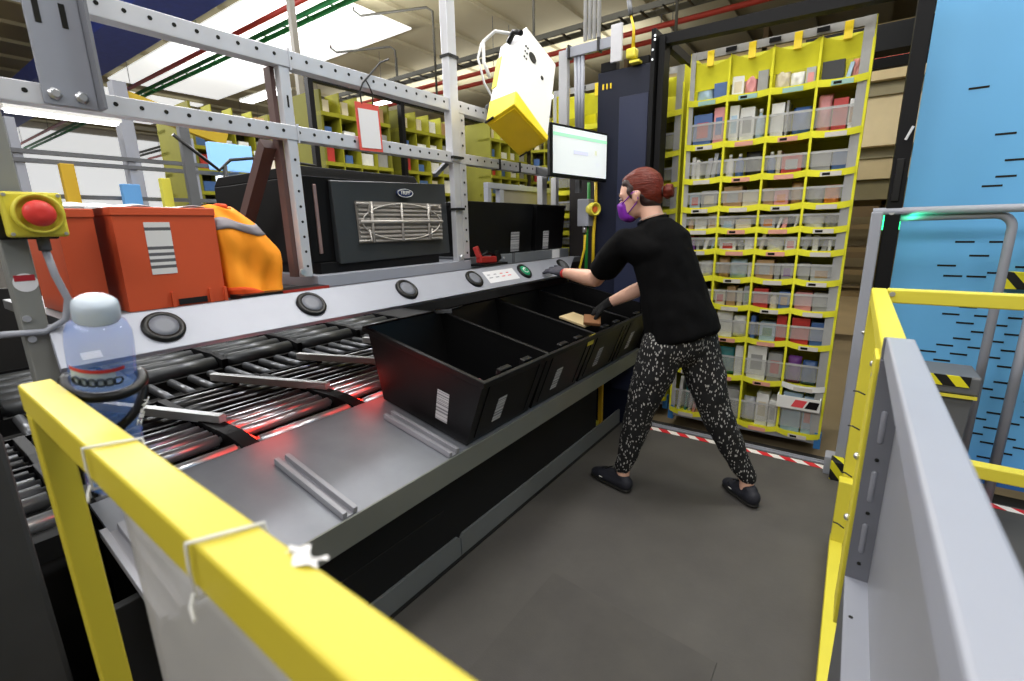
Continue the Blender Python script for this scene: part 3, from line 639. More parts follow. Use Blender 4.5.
part('icon', MB().obox(b0+V(0,0,H*.27)+xa*Wd*.80, xa*Wd*.05, V(0,0,H*.05), mn*.0012), mat('screen_lilac2','cfd0e4',.3,emit=.6,noise=0), s_)
part('mount_arm', MB().beam(b0+xa*.1-mn*.03-V(0,0,0), (-1.72, 2.7, 1.70), .04, .04).box(-1.47, -1.44, 2.76, 2.79, 1.55, 1.70), GREYD, t)
# ------------------------------------------------------------------ navy tower + switch box + ducts
t = thing('navy_cabinet', 'tall navy cabinet with a paler door panel behind the operator', 'cabinet', (-1.23, 3.1, 0))
part('body', MB().box(-1.42, -1.085, 2.95, 3.28, 0, 2.26), NAVY, t, bev=.006)
part('door', MB().box(-1.27, -1.09, 2.94, 2.95, .25, 2.1), NAVY2, t, bev=.002)
part('top_bracket', MB().box(-1.40, -1.30, 2.95, 3.0, 2.26, 2.31), BLK2, t); part('top_bracket', MB().box(-1.2, -1.1, 2.95, 3.0, 2.26, 2.30), BLK2, t)
for x in (-1.385, -1.36, -1.335): part('warning_dot', MB().box(x, x+.008, 2.944, 2.95, 2.16, 2.19), YEL2, t)
t = thing('signal_lamp', 'small yellow signal lamp hanging on top of the navy cabinet', 'lamp', (-1.19, 2.94, 2.27))
part('lamp_body', MB().box(-1.225, -1.165, 2.90, 2.96, 2.29, 2.345), YEL, t, bev=.012); part('lamp_foot', MB().box(-1.2, -1.14, 2.90, 2.95, 2.262, 2.275), YEL, t)
part('stem', MB().tube([(-1.19,2.93,2.345),(-1.19,2.93,2.45),(-1.21,2.93,2.52)], [.012,.008,.006], 8), YC, t); part('cord', MB().tube([(-1.21,2.93,2.52),(-1.225,2.93,2.6)], .014, 8), GREYD, t)
t = thing('door_frame', 'black steel portal frame around the storage bay opening', 'frame', (-.45, 3.0, 0))
part('post', MB().box(-1.08, -1.055, 2.92, 3.05, 0, 2.42).box(-1.045, -1.01, 2.95, 3.05, 0, 2.38), BLK2, t, bev=.002)
part('post', MB().box(.098, .158, 2.94, 3.04, 0, 2.75), BLK2, t, bev=.003, label='right black post with small control buttons')
part('lintel', MB().hexa([(-1.05,2.97,2.345),(.1,2.97,2.315),(.1,3.03,2.315),(-1.05,3.03,2.345),(-1.05,2.97,2.395),(.1,2.97,2.385),(.1,3.03,2.385),(-1.05,3.03,2.395)]), BLK2, t)
part('back_rail', MB().beam((-1.02,3.05,2.36),(-1.02,4.1,2.36), .04, .05).beam((-1.03,4.1,2.31),(.3,4.1,2.31), .05, .06), BLK2, t)
for i, z in enumerate((2.31, 2.36, 2.26, 2.38)): part('bolt', MB().lathe([(.006,0),(.006,.005)], (-1.067+.01*(i%2), 2.92, z), (0,-1,0), 8), CHROME, t)
for z, mm in ((1.55, mat('indicator_blue','4a50c0',.4)), (1.50, GREYD), (1.46, CHROME), (1.38, CHROME)):
    part('indicator', MB().lathe([(.012,0),(.012,.006)], (.122, 2.94, z), (0,-1,0), 14), mm, t)
part('keypad', MB().box(.11, .14, 2.932, 2.94, 1.43, 1.62), BLK, t, bev=.003)
part('antenna', MB().beam((.13,2.935,1.70),(.15,2.93,1.755), .008, .01), CHROME, t)
GL = mat('green_led', '30ff90', .4, emit=4, noise=0)
part('status_light', MB().box(.094, .098, 2.95, 2.97, 1.30, 1.38), GL, t, label='glowing green status light'); part('status_light', MB().box(.158, .162, 2.98, 3.0, 1.30, 1.39), GL, t, label='glowing green status light')
t = thing('switch_box', 'grey junction box with a round yellow switch on the navy cabinet', 'switch', (-1.43, 2.9, 1.34))
part('box', MB().box(-1.50, -1.42, 2.85, 2.93, 1.345, 1.515), GREY, t, bev=.004)
part('yellow_ring', MB().lathe([(.042,0),(.042,.05),(.03,.052),(.028,.02)], (-1.42, 2.885, 1.45), (.9,-.43,0), 28), YEL, t)
part('knob', MB().lathe([(.018,.02),(.018,.045)], (-1.42, 2.885, 1.45), (.9,-.43,0), 18), mat('knob_orange','c8622a',.5), t)
part('gland', MB().lathe([(.014,0),(.014,.04)], (-1.46, 2.88, 1.305), (0,0,1), 12), CHROME, t)
for x, y, mm, lb in ((-1.455, 2.90, GRN, 'thick green cable running up the navy cabinet'), (-1.415, 2.92, YC, 'straight yellow cable running up the navy cabinet')):
    solo('power_cable', MB().tube([(x,y,1.0),(x,y,1.3),(x,y+.025,1.5),(x,y+.02,1.62)], .011, 8), mm, lb, 'cable')
solo('power_cable', MB().tube([(-1.50,2.88,1.02),(-1.49,2.88,1.08),(-1.47,2.87,1.14),(-1.455,2.87,1.2),(-1.452,2.87,1.29)], .008, 8), YC, 'short curling yellow cable below the grey junction box', 'cable')
t = thing('cable_bundle', 'bundle of grey cable ducts rising to the roof behind the monitor', 'cable bundle', (-1.5, 2.95, 1.7))
for i in range(4):
    part('duct', MB().tube([(-1.50+.03*i, 2.93, 3.6), (-1.50+.03*i, 2.93, 2.45)], .013, 8), WHT, t)
part('duct', MB().box(-1.62, -1.27, 2.90, 2.93, 2.37, 2.43), GREY, t, bev=.004)
part('duct', MB().box(-1.31, -1.24, 2.88, 2.90, 2.28, 2.48), mat('duct_pale','b9b9be',.5), t, bev=.004)
part('duct', MB().box(-1.67, -1.61, 2.90, 2.94, 1.7, 2.42), mat('duct_mid','a5a6aa',.5), t, bev=.004)
for i in range(3): part('duct', MB().tube([(-1.56+.025*i, 2.92, 2.37), (-1.545+.02*i, 2.92, 1.9)], .012, 8), GREY, t)
for x in (-1.60, -1.40): part('cable_tie', MB().box(x, x+.012, 2.885, 2.935, 2.362, 2.438), ROPE, t)
# panel behind
t = thing('screen_partition', 'grey framed beige partition panel behind the black shelf totes', 'partition', (-2.18, 3.4, 1.1))
part('frame', MB().box(-2.20,-2.16,2.76,2.80,1.1,1.62).box(-2.20,-2.16,2.90,2.95,1.1,1.62).box(-2.20,-2.16,3.90,3.96,1.1,1.66).box(-2.20,-2.16,2.76,3.96,1.62,1.66), GREY, t, bev=.003)
part('panel', MB().box(-2.19,-2.17,2.95,3.90,1.1,1.62), mat('partition_beige','7d7870',.6), t)
solo('dark_panel', MB().box(-1.75, -1.44, 3.20, 3.24, -.002, 1.75), mat('panel_brown_black','211c1c',.6), 'dark brown-black panel standing left of the navy cabinet', 'panel', bev=.004)
t = thing('portal_beam', 'dark beam over the far yellow pods, behind the clip card', 'beam', (-5.0, 4.4, -.03))
part('lintel', MB().box(-5.05,-4.98,3.3,7.6,2.93,3.02), BLK2, t)
for y in (3.3, 4.6, 5.75, 7.5): part('post', MB().box(-5.05,-4.98,y,y+.06,-.03,2.93), BLK2, t)
# ------------------------------------------------------------------ storage pods
POD_Z = [2.06, 1.815, 1.62, 1.452, 1.325, 1.20, 1.035, .865, .668, .42, .125]
TOPZ = 2.315
def lip_mesh(x0, x1, y, z, h=.034, sag=.012):
    mb = MB(); N_ = 8
    def f(a, b):
        s = 4*a*(1-a); return V(x0+(x1-x0)*a, y-.012-.018*s, z-h+h*b-sag*s)
    mb.grid(f, N_, 2)
    def g(a, b):
        s = 4*a*(1-a); return V(x0+(x1-x0)*a, y-.009+.0-.018*s*(1), z-h+h*b-sag*s)
    mb.grid(g, N_, 2); return mb
def pod(x0, x1, y, label, full=True):
    dep = .55; t = thing('storage_pod', label, 'fabric shelf', ((x0+x1)/2, y+dep/2, .05))
    w = (x1-x0)/4
    part('base_frame', MB().box(x0, x1, y, y+dep, .055, .095), GREY, t, bev=.003)
    part('corner_foot', MB().box(x1-.02, x1+.015, y-.005, y+.03, .03, .13), mat('foot_blue','2f6ea8',.5), t); part('corner_foot', MB().box(x0-.015, x0+.02, y-.005, y+.03, .03, .13), MATS['foot_blue'], t)
    part('side_wall', MB().box(x0-.004, x0, y, y+dep, .095, TOPZ), FAB, t); part('side_wall', MB().box(x1, x1+.004, y, y+dep, .095, TOPZ), FAB, t)
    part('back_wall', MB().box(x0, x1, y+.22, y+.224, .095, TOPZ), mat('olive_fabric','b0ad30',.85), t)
    part('edge_panel', MB().box(x0+.001, x0+.028, y-.004, y, .095, TOPZ), FABG, t); part('edge_panel', MB().box(x1-.045, x1-.001, y-.004, y, .095, TOPZ), FABG, t)
    part('edge_binding', MB().box(x0-.008, x0+.003, y-.008, y+.004, .095, TOPZ-.2), FAB, t); part('edge_binding', MB().box(x1-.004, x1+.008, y-.008, y+.004, .095, TOPZ-.1), FAB, t)
    part('top_panel', MB().box(x0, x1, y, y+.004, TOPZ-.04, TOPZ), FABG, t)
    for i in range(1, 4): part('divider', MB().box(x0+w*i-.006, x0+w*i+.006, y-.012, y-.002, .12, TOPZ-.06).box(x0+w*i-.001, x0+w*i+.001, y, y+.27, .12, TOPZ-.04), FAB, t)
    def drape(a, b):
        s = abs(math.sin(a*PI*4)); return V(x0+.02+(x1-x0-.04)*a, y+.01+.02*b, TOPZ-.045-.05*s*(1-b)*.7-.16*b*(1-.25*a))
    part('top_drape', MB().grid(drape, 32, 4), FAB, t)
    for i in range(4): part('hanger_tab', MB().box(x0+w*(i+.5)-.018, x0+w*(i+.5)+.018, y-.008, y+.002, TOPZ-.085, TOPZ-.005), YEL2, t)
    for i in range(1,4): part('hanger_loop', MB().box(x0+w*i-.028, x0+w*i+.028, y-.010, y-.004, TOPZ-.03, TOPZ-.008), BLK2, t)
    for r, z in enumerate(POD_Z):
        part('shelf', MB().box(x0, x1, y, y+.27, z-.03, z-.026), FAB, t)
        if r < 10:
            gap = z-POD_Z[r+1]
            part('elastic_band', MB().box(x0+.01, x1-.01, y-.002, y, z-gap+.012, z-gap*.60), mat('mesh_grey','b9b9b4',.6,alpha=.26), t)
            part('elastic_band', MB().box(x0+.01, x1-.01, y-.003, y-.001, z-gap*.60, z-gap*.60+.012), mat('elastic_grey','b5b5b2',.6,alpha=.75), t)
        for c_ in range(4):
            xa_, xb_ = x0+w*c_, x0+w*(c_+1)
            l = part('shelf_lip', lip_mesh(xa_, xb_, y, z), FAB if not (r == 9 and c_ == 3) else WHITE, t)
            if full:
                xm = (xa_+xb_)/2
                part('label', MB().box(xm-.045, xm+.05, y-.037, y-.034, z-.043, z-.02), [mat('label_grey','bdb8b0',.6), mat('label_pink','c98f7e',.6), mat('label_teal','8fb3a8',.6)][(2 if r == 0 else 0) if r in (0,3,6,7) else (1 if (r*3+c_) % 3 else 0)], l)
                if (r*5+c_) % 2: part('label_code', MB().box(xm-.035, xm+.0, y-.0378, y-.037, z-.038, z-.025), BLK2, l)
    return t
pod(-.915, -.045, 3.15, 'tall yellow fabric storage pod filled with goods, in the black portal frame')
pod(-1.95, -1.0, 3.31, 'partly hidden yellow pod seen as a sliver left of the full pod', full=False)
# goods in the near pod
GC = [('white','d8d8d4'),('grey','8e8e8c'),('pink','cf8b8b'),('red','b3322c'),('teal','2d6f70'),('blue','3f5f93'),('black','1c1c1c'),('tan','a5835a'),('purple','6e3a86'),('green','3c7a4e'),('cream','c9bfa5'),('pale blue','9fb9cc'),('silver','a3a6ab'),('orange','cf7a35')]
WT = [9,5,3,2,1,2,3,3,.6,1,4,2,4,1]
for nme, hx in GC: mat('goods_'+nme.replace(' ', '_'), hx, .45, noise=.1, nscale=25)
x0p, wp = -.915, .2175
BAYW = ['first', 'second', 'third', 'fourth']
rg = random.Random(11)
for r in range(11):
    z = POD_Z[r]-.026; ceil_ = (POD_Z[r-1]-.03 if r else TOPZ-.13)
    for c_ in range(4):
        xa_ = x0p+wp*c_+.012; xb_ = x0p+wp*(c_+1)-.012
        if c_ == 3: xb_ -= .03
        if c_ == 0: xa_ += .02
        x = xa_; idx = 0; hmax = ceil_-z-.012
        style = rg.choice(['mix', 'mix', 'thin', 'bags', 'boxes'])
        if r == 0 : style = 'mix'
        while x < xb_-.02 and idx < 5:
            if r == 10 and c_ == 3 : pass
            k = rg.choices(['box', 'book', 'pouch', 'bottle'], {'mix': (4,2,3,1), 'thin': (1,8,1,0), 'bags': (1,0,8,1), 'boxes': (7,1,1,1)}[style])[0]
            nme = rg.choices(GC, WT)[0][0]; m_ = MATS['goods_'+nme.replace(' ', '_')]
            wdt = {'box': rg.uniform(.05,.11), 'book': rg.uniform(.014,.03), 'pouch': rg.uniform(.06,.10), 'bottle': rg.uniform(.035,.05)}[k]
            wdt = min(wdt, xb_-x)
            if wdt < .012: break
            h = hmax*rg.uniform(.6,.95); d = rg.uniform(.10,.17); yb = 3.15+.012+rg.uniform(0,.02); xm = x+wdt/2
            lab = '%s %s, %s from left in %s bay, %s shelf of full pod' % (nme, {'box':'carton','book':'slim pack','pouch':'plastic bag','bottle':'bottle'}[k], ORD[idx], BAYW[c_], ORD[r])
            g = 'goods in the full yellow pod'
            if k in ('box', 'book'):
                mb = MB().box(-wdt/2+.001, wdt/2-.001, 0, d, 0, h)
                if k == 'book' and h > .06 and rg.random() < .6:
                    sh = min(.018, xb_-x-wdt) if xb_-x-wdt > 0 else 0
                    for v in mb.bm.verts: v.co.x += sh*v.co.z/h
                mb.rot(Matrix.Translation((xm, yb, z)))
                o = solo('carton' if k == 'box' else 'slim_pack', mb, m_, lab, 'carton' if k == 'box' else 'pack', g, bev=.0015)
                if k == 'box' and rg.random() < .5:
                    part('printed_panel', MB().box(xm-wdt*.3, xm+wdt*.3, yb-.0012, yb, z+h*.3, z+h*.75), MATS['goods_'+rg.choice(GC)[0].replace(' ', '_')], o)
            elif k == 'pouch':
                mb = pouch(wdt, h, .05, rg.random()); mb.rot(Matrix.Translation((xm, yb+.03, z+h/2+.004)) @ Matrix.Rotation(PI/2, 4, 'X') @ Matrix.Translation((0,0,-.025)))
                solo('plastic_bag', mb, m_, lab, 'bag', g)
            else:
                rr = wdt/2
                o = solo('bottle', MB().lathe([(rr*.9,0),(rr,.01),(rr,h*.65),(rr*.4,h*.8),(rr*.4,h*.84)], (xm, yb+rr, z), n=18), m_, lab, 'bottle', g)
                part('cap', MB().lathe([(rr*.45,0),(rr*.45,h*.12)], (xm, yb+rr, z+h*.84), n=16), WHITE, o)
            x += wdt+rg.uniform(.002,.010)+(.016 if k == 'book' and rg.random() < .4 else 0); idx += 1
t = thing('open_carton', 'white open carton with red and black marks, lowest bay at right of pod', 'carton', (-.17, 3.13, .28), group=None)
part('panel', MB().box(-.275,-.055,3.095,3.10,.27,.345), WHITE, t, bev=.001)
part('red_marks', MB().prism([(-.20,3.094,.285),(-.14,3.094,.285),(-.12,3.094,.33),(-.18,3.094,.33)], (0,-.001,0)), mat('mark_red','d8484e',.5), t)
part('black_marks', MB().prism([(-.13,3.094,.285),(-.07,3.094,.285),(-.06,3.094,.33),(-.11,3.094,.33)], (0,-.001,0)), BLK2, t)
part('side_flaps', MB().box(-.275,-.27,3.10,3.20,.27,.345).box(-.06,-.055,3.10,3.20,.27,.345), WHITE, t)

# floor details of bay
t = solo('hazard_tape', MB().box(-1.03, .02, 2.955, 3.0, .0005, .002), TAPE, 'red and white striped tape on the floor before the storage pod', 'tape')
t = solo('hazard_tape', MB().box(.18, 2.2, 2.955, 3.0, .0005, .002), TAPE, 'red and white striped tape on the floor right of the guard rail', 'tape')
t = thing('floor_track', 'white double floor track behind the striped tape', 'track', (-.5, 3.04, 0))
part('rail', MB().box(-1.03, .03, 3.022, 3.037, -.012, .006), ALU, t); part('rail', MB().box(-1.03, .03, 3.05, 3.062, -.012, .006), ALU, t)
# ------------------------------------------------------------------ far storage field
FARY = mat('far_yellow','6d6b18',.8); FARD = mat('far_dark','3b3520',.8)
def far_pod(x, y, rz, label, first=[None]):
    if first[0] is None:
        t = thing('storage_pod', label, 'fabric shelf', (x, y, -.03), (0,0,rz), 'pods in the field beyond', local=True)
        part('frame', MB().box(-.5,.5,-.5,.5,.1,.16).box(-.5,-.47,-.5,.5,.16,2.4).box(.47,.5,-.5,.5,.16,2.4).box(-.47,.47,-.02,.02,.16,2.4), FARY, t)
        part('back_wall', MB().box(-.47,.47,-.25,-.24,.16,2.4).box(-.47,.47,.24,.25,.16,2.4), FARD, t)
        c = MB()
        for i in range(10):
            z = .2+.22*i; c.box(-.5,.5,-.51,-.25,z,z+.035).box(-.5,.5,.25,.51,z,z+.035)
        for xx in (-.25, 0, .25): c.box(xx-.006, xx+.006, -.51, .51, .16, 2.4)
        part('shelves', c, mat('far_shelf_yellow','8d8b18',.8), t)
        g = MB(); rr = random.Random(3)
        gm = [MATS['goods_'+q] for q in ('white','grey','tan','red','blue','cream')]
        for i in range(10):
            z = .235+.22*i
            for j in range(4):
                for s in (-1, 1):
                    xx = -.46+.25*j+rr.uniform(0,.03); w_ = rr.uniform(.08,.18); h_ = rr.uniform(.08,.15)
                    g.box(xx, xx+w_, s*.28, s*.46, z, z+h_, rr.randrange(6))
        part('goods', g, gm, t, kind='stuff')
        t2 = t; first[0] = t
        return t
    return dup(first[0], (x, y, -.03), (0,0,rz), label)
k = 0
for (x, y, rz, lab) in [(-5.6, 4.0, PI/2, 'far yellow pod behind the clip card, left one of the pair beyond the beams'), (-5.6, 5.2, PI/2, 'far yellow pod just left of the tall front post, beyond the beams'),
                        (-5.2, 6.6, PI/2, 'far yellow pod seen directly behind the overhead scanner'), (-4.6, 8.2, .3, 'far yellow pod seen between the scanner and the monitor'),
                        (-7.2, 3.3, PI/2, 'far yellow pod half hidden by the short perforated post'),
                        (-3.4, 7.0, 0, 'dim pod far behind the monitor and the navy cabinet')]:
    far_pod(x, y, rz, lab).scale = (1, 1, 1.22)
RACK = mat('rack_brown','5b4a30',.7); BEI = mat('rack_beige','b8a67c',.7)
t = thing('mezzanine', 'cream mezzanine edge with grey bands seen right of the full pod', 'mezzanine', (0, 6, 1.7))
for z0_, z1_, m_ in ((2.62,2.9,'c9b58c'),(2.5,2.62,'8d8468'),(2.05,2.5,'cdbb94'),(1.95,2.05,'8d8468'),(1.75,1.95,'b7a57e'),(1.55,1.75,'6f6648')):
    part('fascia', MB().box(-1.2, 2.5, 6.0+(2.9-z1_)*.3, 6.3+(2.9-z1_)*.3, z0_, z1_), mat('fascia_'+m_, m_, .7), t)
part('column', MB().box(-.9,-.85,6.1,6.2,-.03,1.6).box(.25,.3,6.1,6.2,-.03,1.6), mat('rack_brown','5b4a30',.7), t)
t = thing('shelf_rack', 'dim brown shelving under the mezzanine right of the full pod', 'rack', (0, 7, 0))
for z in (.5,.75,1.0,1.25,1.5,1.75): part('shelf_board', MB().box(-1.2,.22,6.6,7.1,z,z+.05), mat('rack_brown2','6e5a38',.7), t)
for x in (-1.2,-.7,-.2,.17): part('upright', MB().box(x,x+.04,6.6,7.1,-.03,1.9), mat('rack_brown3','43361f',.7), t)
t = thing('pallet_rack', 'tall beige and brown rack far behind the storage field', 'rack', (2, 12, 0))
for z in (.6, 1.4, 2.2, 3.0, 3.8, 4.6): part('rack_beam', MB().box(-5, 7, 11.9, 12.0, z, z+.22), BEI if z > 2 else RACK, t)
for x in (-5, -2, 1, 4, 7): part('upright', MB().box(x-.05, x+.05, 11.9, 13, -.03, 5.2), RACK, t)
part('rack_panel', MB().box(-5, 7, 12.9, 12.95, -.03, 5.0), mat('rack_dark','6d6248',.8), t)
solo('rack_sign_bar', MB().box(-.2, .9, 4.6, 4.64, 2.42, 2.47), mat('bar_red','b32a22',.5), 'thin red overhead bar seen between full pod and right black post', 'bar')
solo('ceiling_beam', MB().box(-.4, 1.0, 3.75, 3.9, 2.30, 2.44), BLK2, 'black overhead cross beam between full pod and right black post', 'beam')

# far left clutter: neighbouring station
t = thing('neighbour_station', 'blurred grey neighbouring station with rails, beyond the orange totes', 'workstation', (-5, 1.6, 0))
part('body', MB().box(-5.9, -4.6, -1.2, 3.2, -.03, 1.35), mat('station_grey','6d6a66',.6), t)
part('tray_rack', MB().box(-5.0, -4.8, -.6, 2.0, 1.35, 1.47), mat('rack_white','d0ced4',.5), t)
for z in (1.62, 1.86, 1.92): part('rail', MB().box(-4.82, -4.78, -1.0, 3.4, z, z+.03), GREYD, t)
for y in (.0, .85, 1.5, 1.95, 2.3): part('post', MB().box(-4.85, -4.79, y, y+.05, 1.35, 2.15), GREY, t)
for i, (y0, y1, z0_, z1_, hx, em, nm, lb) in enumerate([(1.06,1.14,1.55,1.86,'bf9a22',0,'storage_bin','far yellow column bin beyond the orange totes'), (1.40,1.52,1.58,1.74,'5d97cf',0,'storage_bin','far blue bin beyond the orange totes'),
    (1.67,1.74,1.55,1.80,'d2ca4a',0,'storage_bin','far bright yellow bin left of the pale screens'), (2.08,2.45,1.9,2.13,'7fb0e4',.75,'far_screen','far blue screen above the orange vest'), (2.12,2.42,1.62,1.85,'e8f0f6',.9,'far_screen','far white screen just above the orange vest'),
    (2.5,2.66,1.8,2.1,'e8dfd0',0,'wall_notice','far cream notice left of short post')]):
    solo(nm, MB().box(-4.76, -4.7, y0, y1, z0_, z1_), mat('far_c%d' % i, hx, .5, emit=em, noise=0), lb, {'storage_bin':'bin','far_screen':'screen','wall_notice':'notice'}[nm], bev=.004)
rr = random.Random(5)
for i in range(14):
    y = -.2+i*.17; h_ = rr.uniform(.08,.2)
    nm = rr.choice(['white','grey','silver','cream','black'])
    solo('box', MB().box(-4.74, -4.58, y, y+rr.uniform(.08,.14), 1.475 if False else 1.351, 1.351+h_+.05), MATS['goods_'+nm], 'small %s box on the neighbouring station, %s from the left' % (nm, ORD[i] if i < 12 else ['thirteenth','fourteenth'][i-12]), 'box', 'boxes on the neighbouring station', bev=.004)
t = thing('yellow_gantry', 'sloping yellow gantry arm over the far pale screens', 'gantry', (-6, 2.6, 0))
part('arm', MB().beam((-6.5, 2.1, 2.75), (-6.3, 3.0, 2.45), .1, .18), mat('gantry_yellow','b79a14',.5), t); part('column', MB().box(-6.55,-6.4,2.0,2.12,-.03,2.9), GREY, t)
t = thing('wire_post', 'dark cable covered post beyond the orange vest', 'post', (-4.4, 1.95, 0))
part('upright', MB().box(-4.45,-4.4,1.75,1.82,-.03,2.25), GREYD, t); part('cable', MB().tube([(-4.4,1.7,2.1),(-4.4,1.85,1.98),(-4.4,2.0,1.86),(-4.4,2.1,1.95),(-4.4,2.4,2.0),(-4.4,2.9,1.97)], .014, 6).tube([(-4.4,2.05,1.9),(-4.4,2.02,1.6),(-4.4,2.1,1.4)], .02, 6), ROPE, t)
solo('steel_column', MB().box(-2.64,-2.58,1.66,1.72,1.4,5.0), GREYD, 'thin grey column rising behind the upper beam near short post', 'column') if False else None
solo('roof_column', MB().box(-6.0,-5.93,3.80,3.87,-.03,6.2), mat('column_olive','6f6a5e',.6), 'slim grey roof column rising behind the beams beside the short post', 'column')

# ------------------------------------------------------------------ blue perforated panel + hoop rail
t = thing('perforated_panel', 'large sky blue slotted panel at the right behind the grey hoop', 'panel', (1.6, 3.2, 0))
part('sheet', MB().box(.175, 4.2, 3.18, 3.2, .04, 3.6), BLUE, t)
SL = MB(); cnt = 0
slots = [(.34,1.925),(.46,1.715),(.51,1.60),(.49,1.53),(.45,1.49),(.395,1.235),(.455,1.17),(.345,1.12),(.375,1.07),(.46,1.07),(.515,1.235),(.53,1.09),(.36,.975),(.44,.965),(.52,.965),(.62,1.72),(.68,1.5),(.75,1.8),(.7,1.3),(.85,1.55),(.62,1.12)]
for (x, z) in slots: SL.box(x-.0, x+.07, 3.1785, 3.1805, z-.0045, z+.0045)
r9 = random.Random(9)
z = .92; row = 0
while z > .1:
    x = .22+(.06 if row % 2 else 0)
    while x < 2.6:
        if r9.random() < .78 and not (x < .34 and z > .7): SL.box(x, x+.065, 3.1785, 3.1805, z-.0045, z+.0045)
        x += .118
    z -= .04; row += 1
part('slots', SL, HOLE, t)
part('lower_duct', MB().box(.5, 4, 3.1, 3.17, .05, .12), mat('kick_blue','2b63a8',.5), t)
t = thing('hoop_rail', 'grey tubular steel hoop guard standing in front of the blue panel', 'guard rail', (.3, 2.98, 0))
arc = [(.545-.06+.06*math.sin(a), 2.98, 1.30+.06*math.cos(a)) for a in [i*PI/12 for i in range(7)]]
part('tube', MB().tube([(.10,2.98,1.30),(.105,2.98,1.33),(.13,2.98,1.355)]+arc+[(.545,2.98,.0)], .018, 12), GREY, t)
part('flat_post', MB().box(.045,.092,2.93,2.975,.0,1.385), GREY, t, bev=.006)
part('top_bar', MB().tube([(.05,2.95,1.385),(3.2,2.95,1.385)], .018, 10), GREY, t)
part('rear_leg', MB().tube([(.67,3.02,1.38),(.67,3.02,0)], .02, 10), GREY, t)
part('foot_plate', MB().box(.0,.05,2.90,3.0,.0,.10), GREY, t, bev=.004)
solo('striped_block', MB().prism([(.03,2.84,0),(.09,2.84,0),(.09,2.92,0),(.03,2.92,0)], (0,0,.11)), HAZ, 'black and yellow striped foot block beside the grey hoop base', 'foot block', bev=.006)
solo('hazard_plate', MB().box(.585,.75,3.14,3.17,1.02,1.10), HAZ, 'black and yellow striped plate on the blue panel at right edge', 'sign', bev=.002)
t = thing('waste_bin', 'grey lidded bin with hazard striped top edge behind the right rail', 'bin', (.38, 2.72, 0))
part('bin_body', MB().prism([(.30,2.66,.0),(.46,2.66,.0),(.485,2.66,.62),(.28,2.66,.62)], (0,.2,0)), GREYD, t, bev=.006)
part('lid', MB().box(.27,.495,2.64,2.87,.62,.70), GREYD, t, bev=.008)
part('hazard_band', MB().box(.272,.46,2.634,2.64,.655,.70), HAZ, t)
part('yellow_line', MB().box(.28,.49,2.636,2.642,.605,.618), YEL, t)

# ------------------------------------------------------------------ right guard rail
t = thing('guard_rail', 'yellow steel guard rail at the right with a horizontal bar over blue panel', 'guard rail', (.09, 2.2, 0))
part('post', MB().box(.068,.115,2.19,2.24,0,1.055), YEL, t, bev=.004)
part('top_bar', MB().box(.068,.115,1.15,2.24,1.05,1.10), YEL, t, bev=.005)
part('cross_bar', MB().box(.115,2.4,2.19,2.24,1.052,1.102), YEL, t, bev=.005); part('cross_bar', MB().box(.115,2.4,2.19,2.24,.445,.495), YEL, t, bev=.005)
part('lower_bar', MB().box(.056,.10,-.6,2.185,.02,.075), YEL, t, bev=.004)
part('post_sleeve', MB().box(.058,.112,2.13,2.186,.075,.34), YEL, t, bev=.003)
part('end_plate', MB().box(.060,.068,1.16,1.26,.45,1.08), YEL, t, bev=.002)
for (x, y, z) in ((.068,2.215,.93),(.068,1.32,1.03),(.068,1.22,1.03),(.06,1.2,.85),(.06,1.2,.7)): part('bolt', MB().lathe([(.008,0),(.008,.005),(.004,.009)], (x,y,z), (-1,0,0), 10), CHROME, t)
part('corner_bolt', MB().lathe([(.009,0),(.009,.004)], (.13,2.19,1.085), (0,-1,0), 10), CHROME, t)
for z in (.9,.8,.66,.5): part('zip_tie', MB().tube([(.068,1.50,z),(.052,1.51,z+.004),(.042,1.515,z+.002)], .002, 6), ROPE, t)
t = thing('side_guard', 'grey sheet metal guard with a flat top cap beside the camera at right', 'machine guard', (.09, .5, 0))
part('top_cap', MB().box(.070,.113,-.6,1.14,1.085,1.13), GREY, t, bev=.004)
part('sheet', MB().box(.106,.110,-.6,1.14,.1,1.085), mat('guard_sheet','8e9096',.3,noise=.04,spec=.6), t)
part('end_flange', MB().box(.066,.106,1.128,1.134,.6,1.085), mat('flange_grey','6c6e76',.45), t)
part('end_cap', MB().box(.066,.114,1.135,1.15,1.07,1.128), GREYD, t, bev=.003)
part('ledge', MB().box(.066,.106,-.6,1.128,.59,.60), GREY, t)
part('lower_panel', MB().box(.066,.069,-.6,1.134,.1,.59), GREYD, t)
for z in (.95,.82,.70): part('flange_dimple', MB().hull(((.086,1.128,z-.03),(.005,.003,.005)),((.086,1.128,z+.03),(.005,.003,.005))), mat('dimple_grey','85878f',.4), t)
hs = MB()
for (x, y, z) in ((.086,1.127,.88),(.086,1.127,.76),(.086,1.127,.64)): hs.lathe([(.004,0),(.004,.001)], (x,y,z), (0,-1,0), 8)
for y in (1.0,.6,.35): hs.lathe([(.004,0),(.004,.001)], (.078,y,.60), (0,0,1), 8)
part('rivet_holes', hs, HOLE, t)

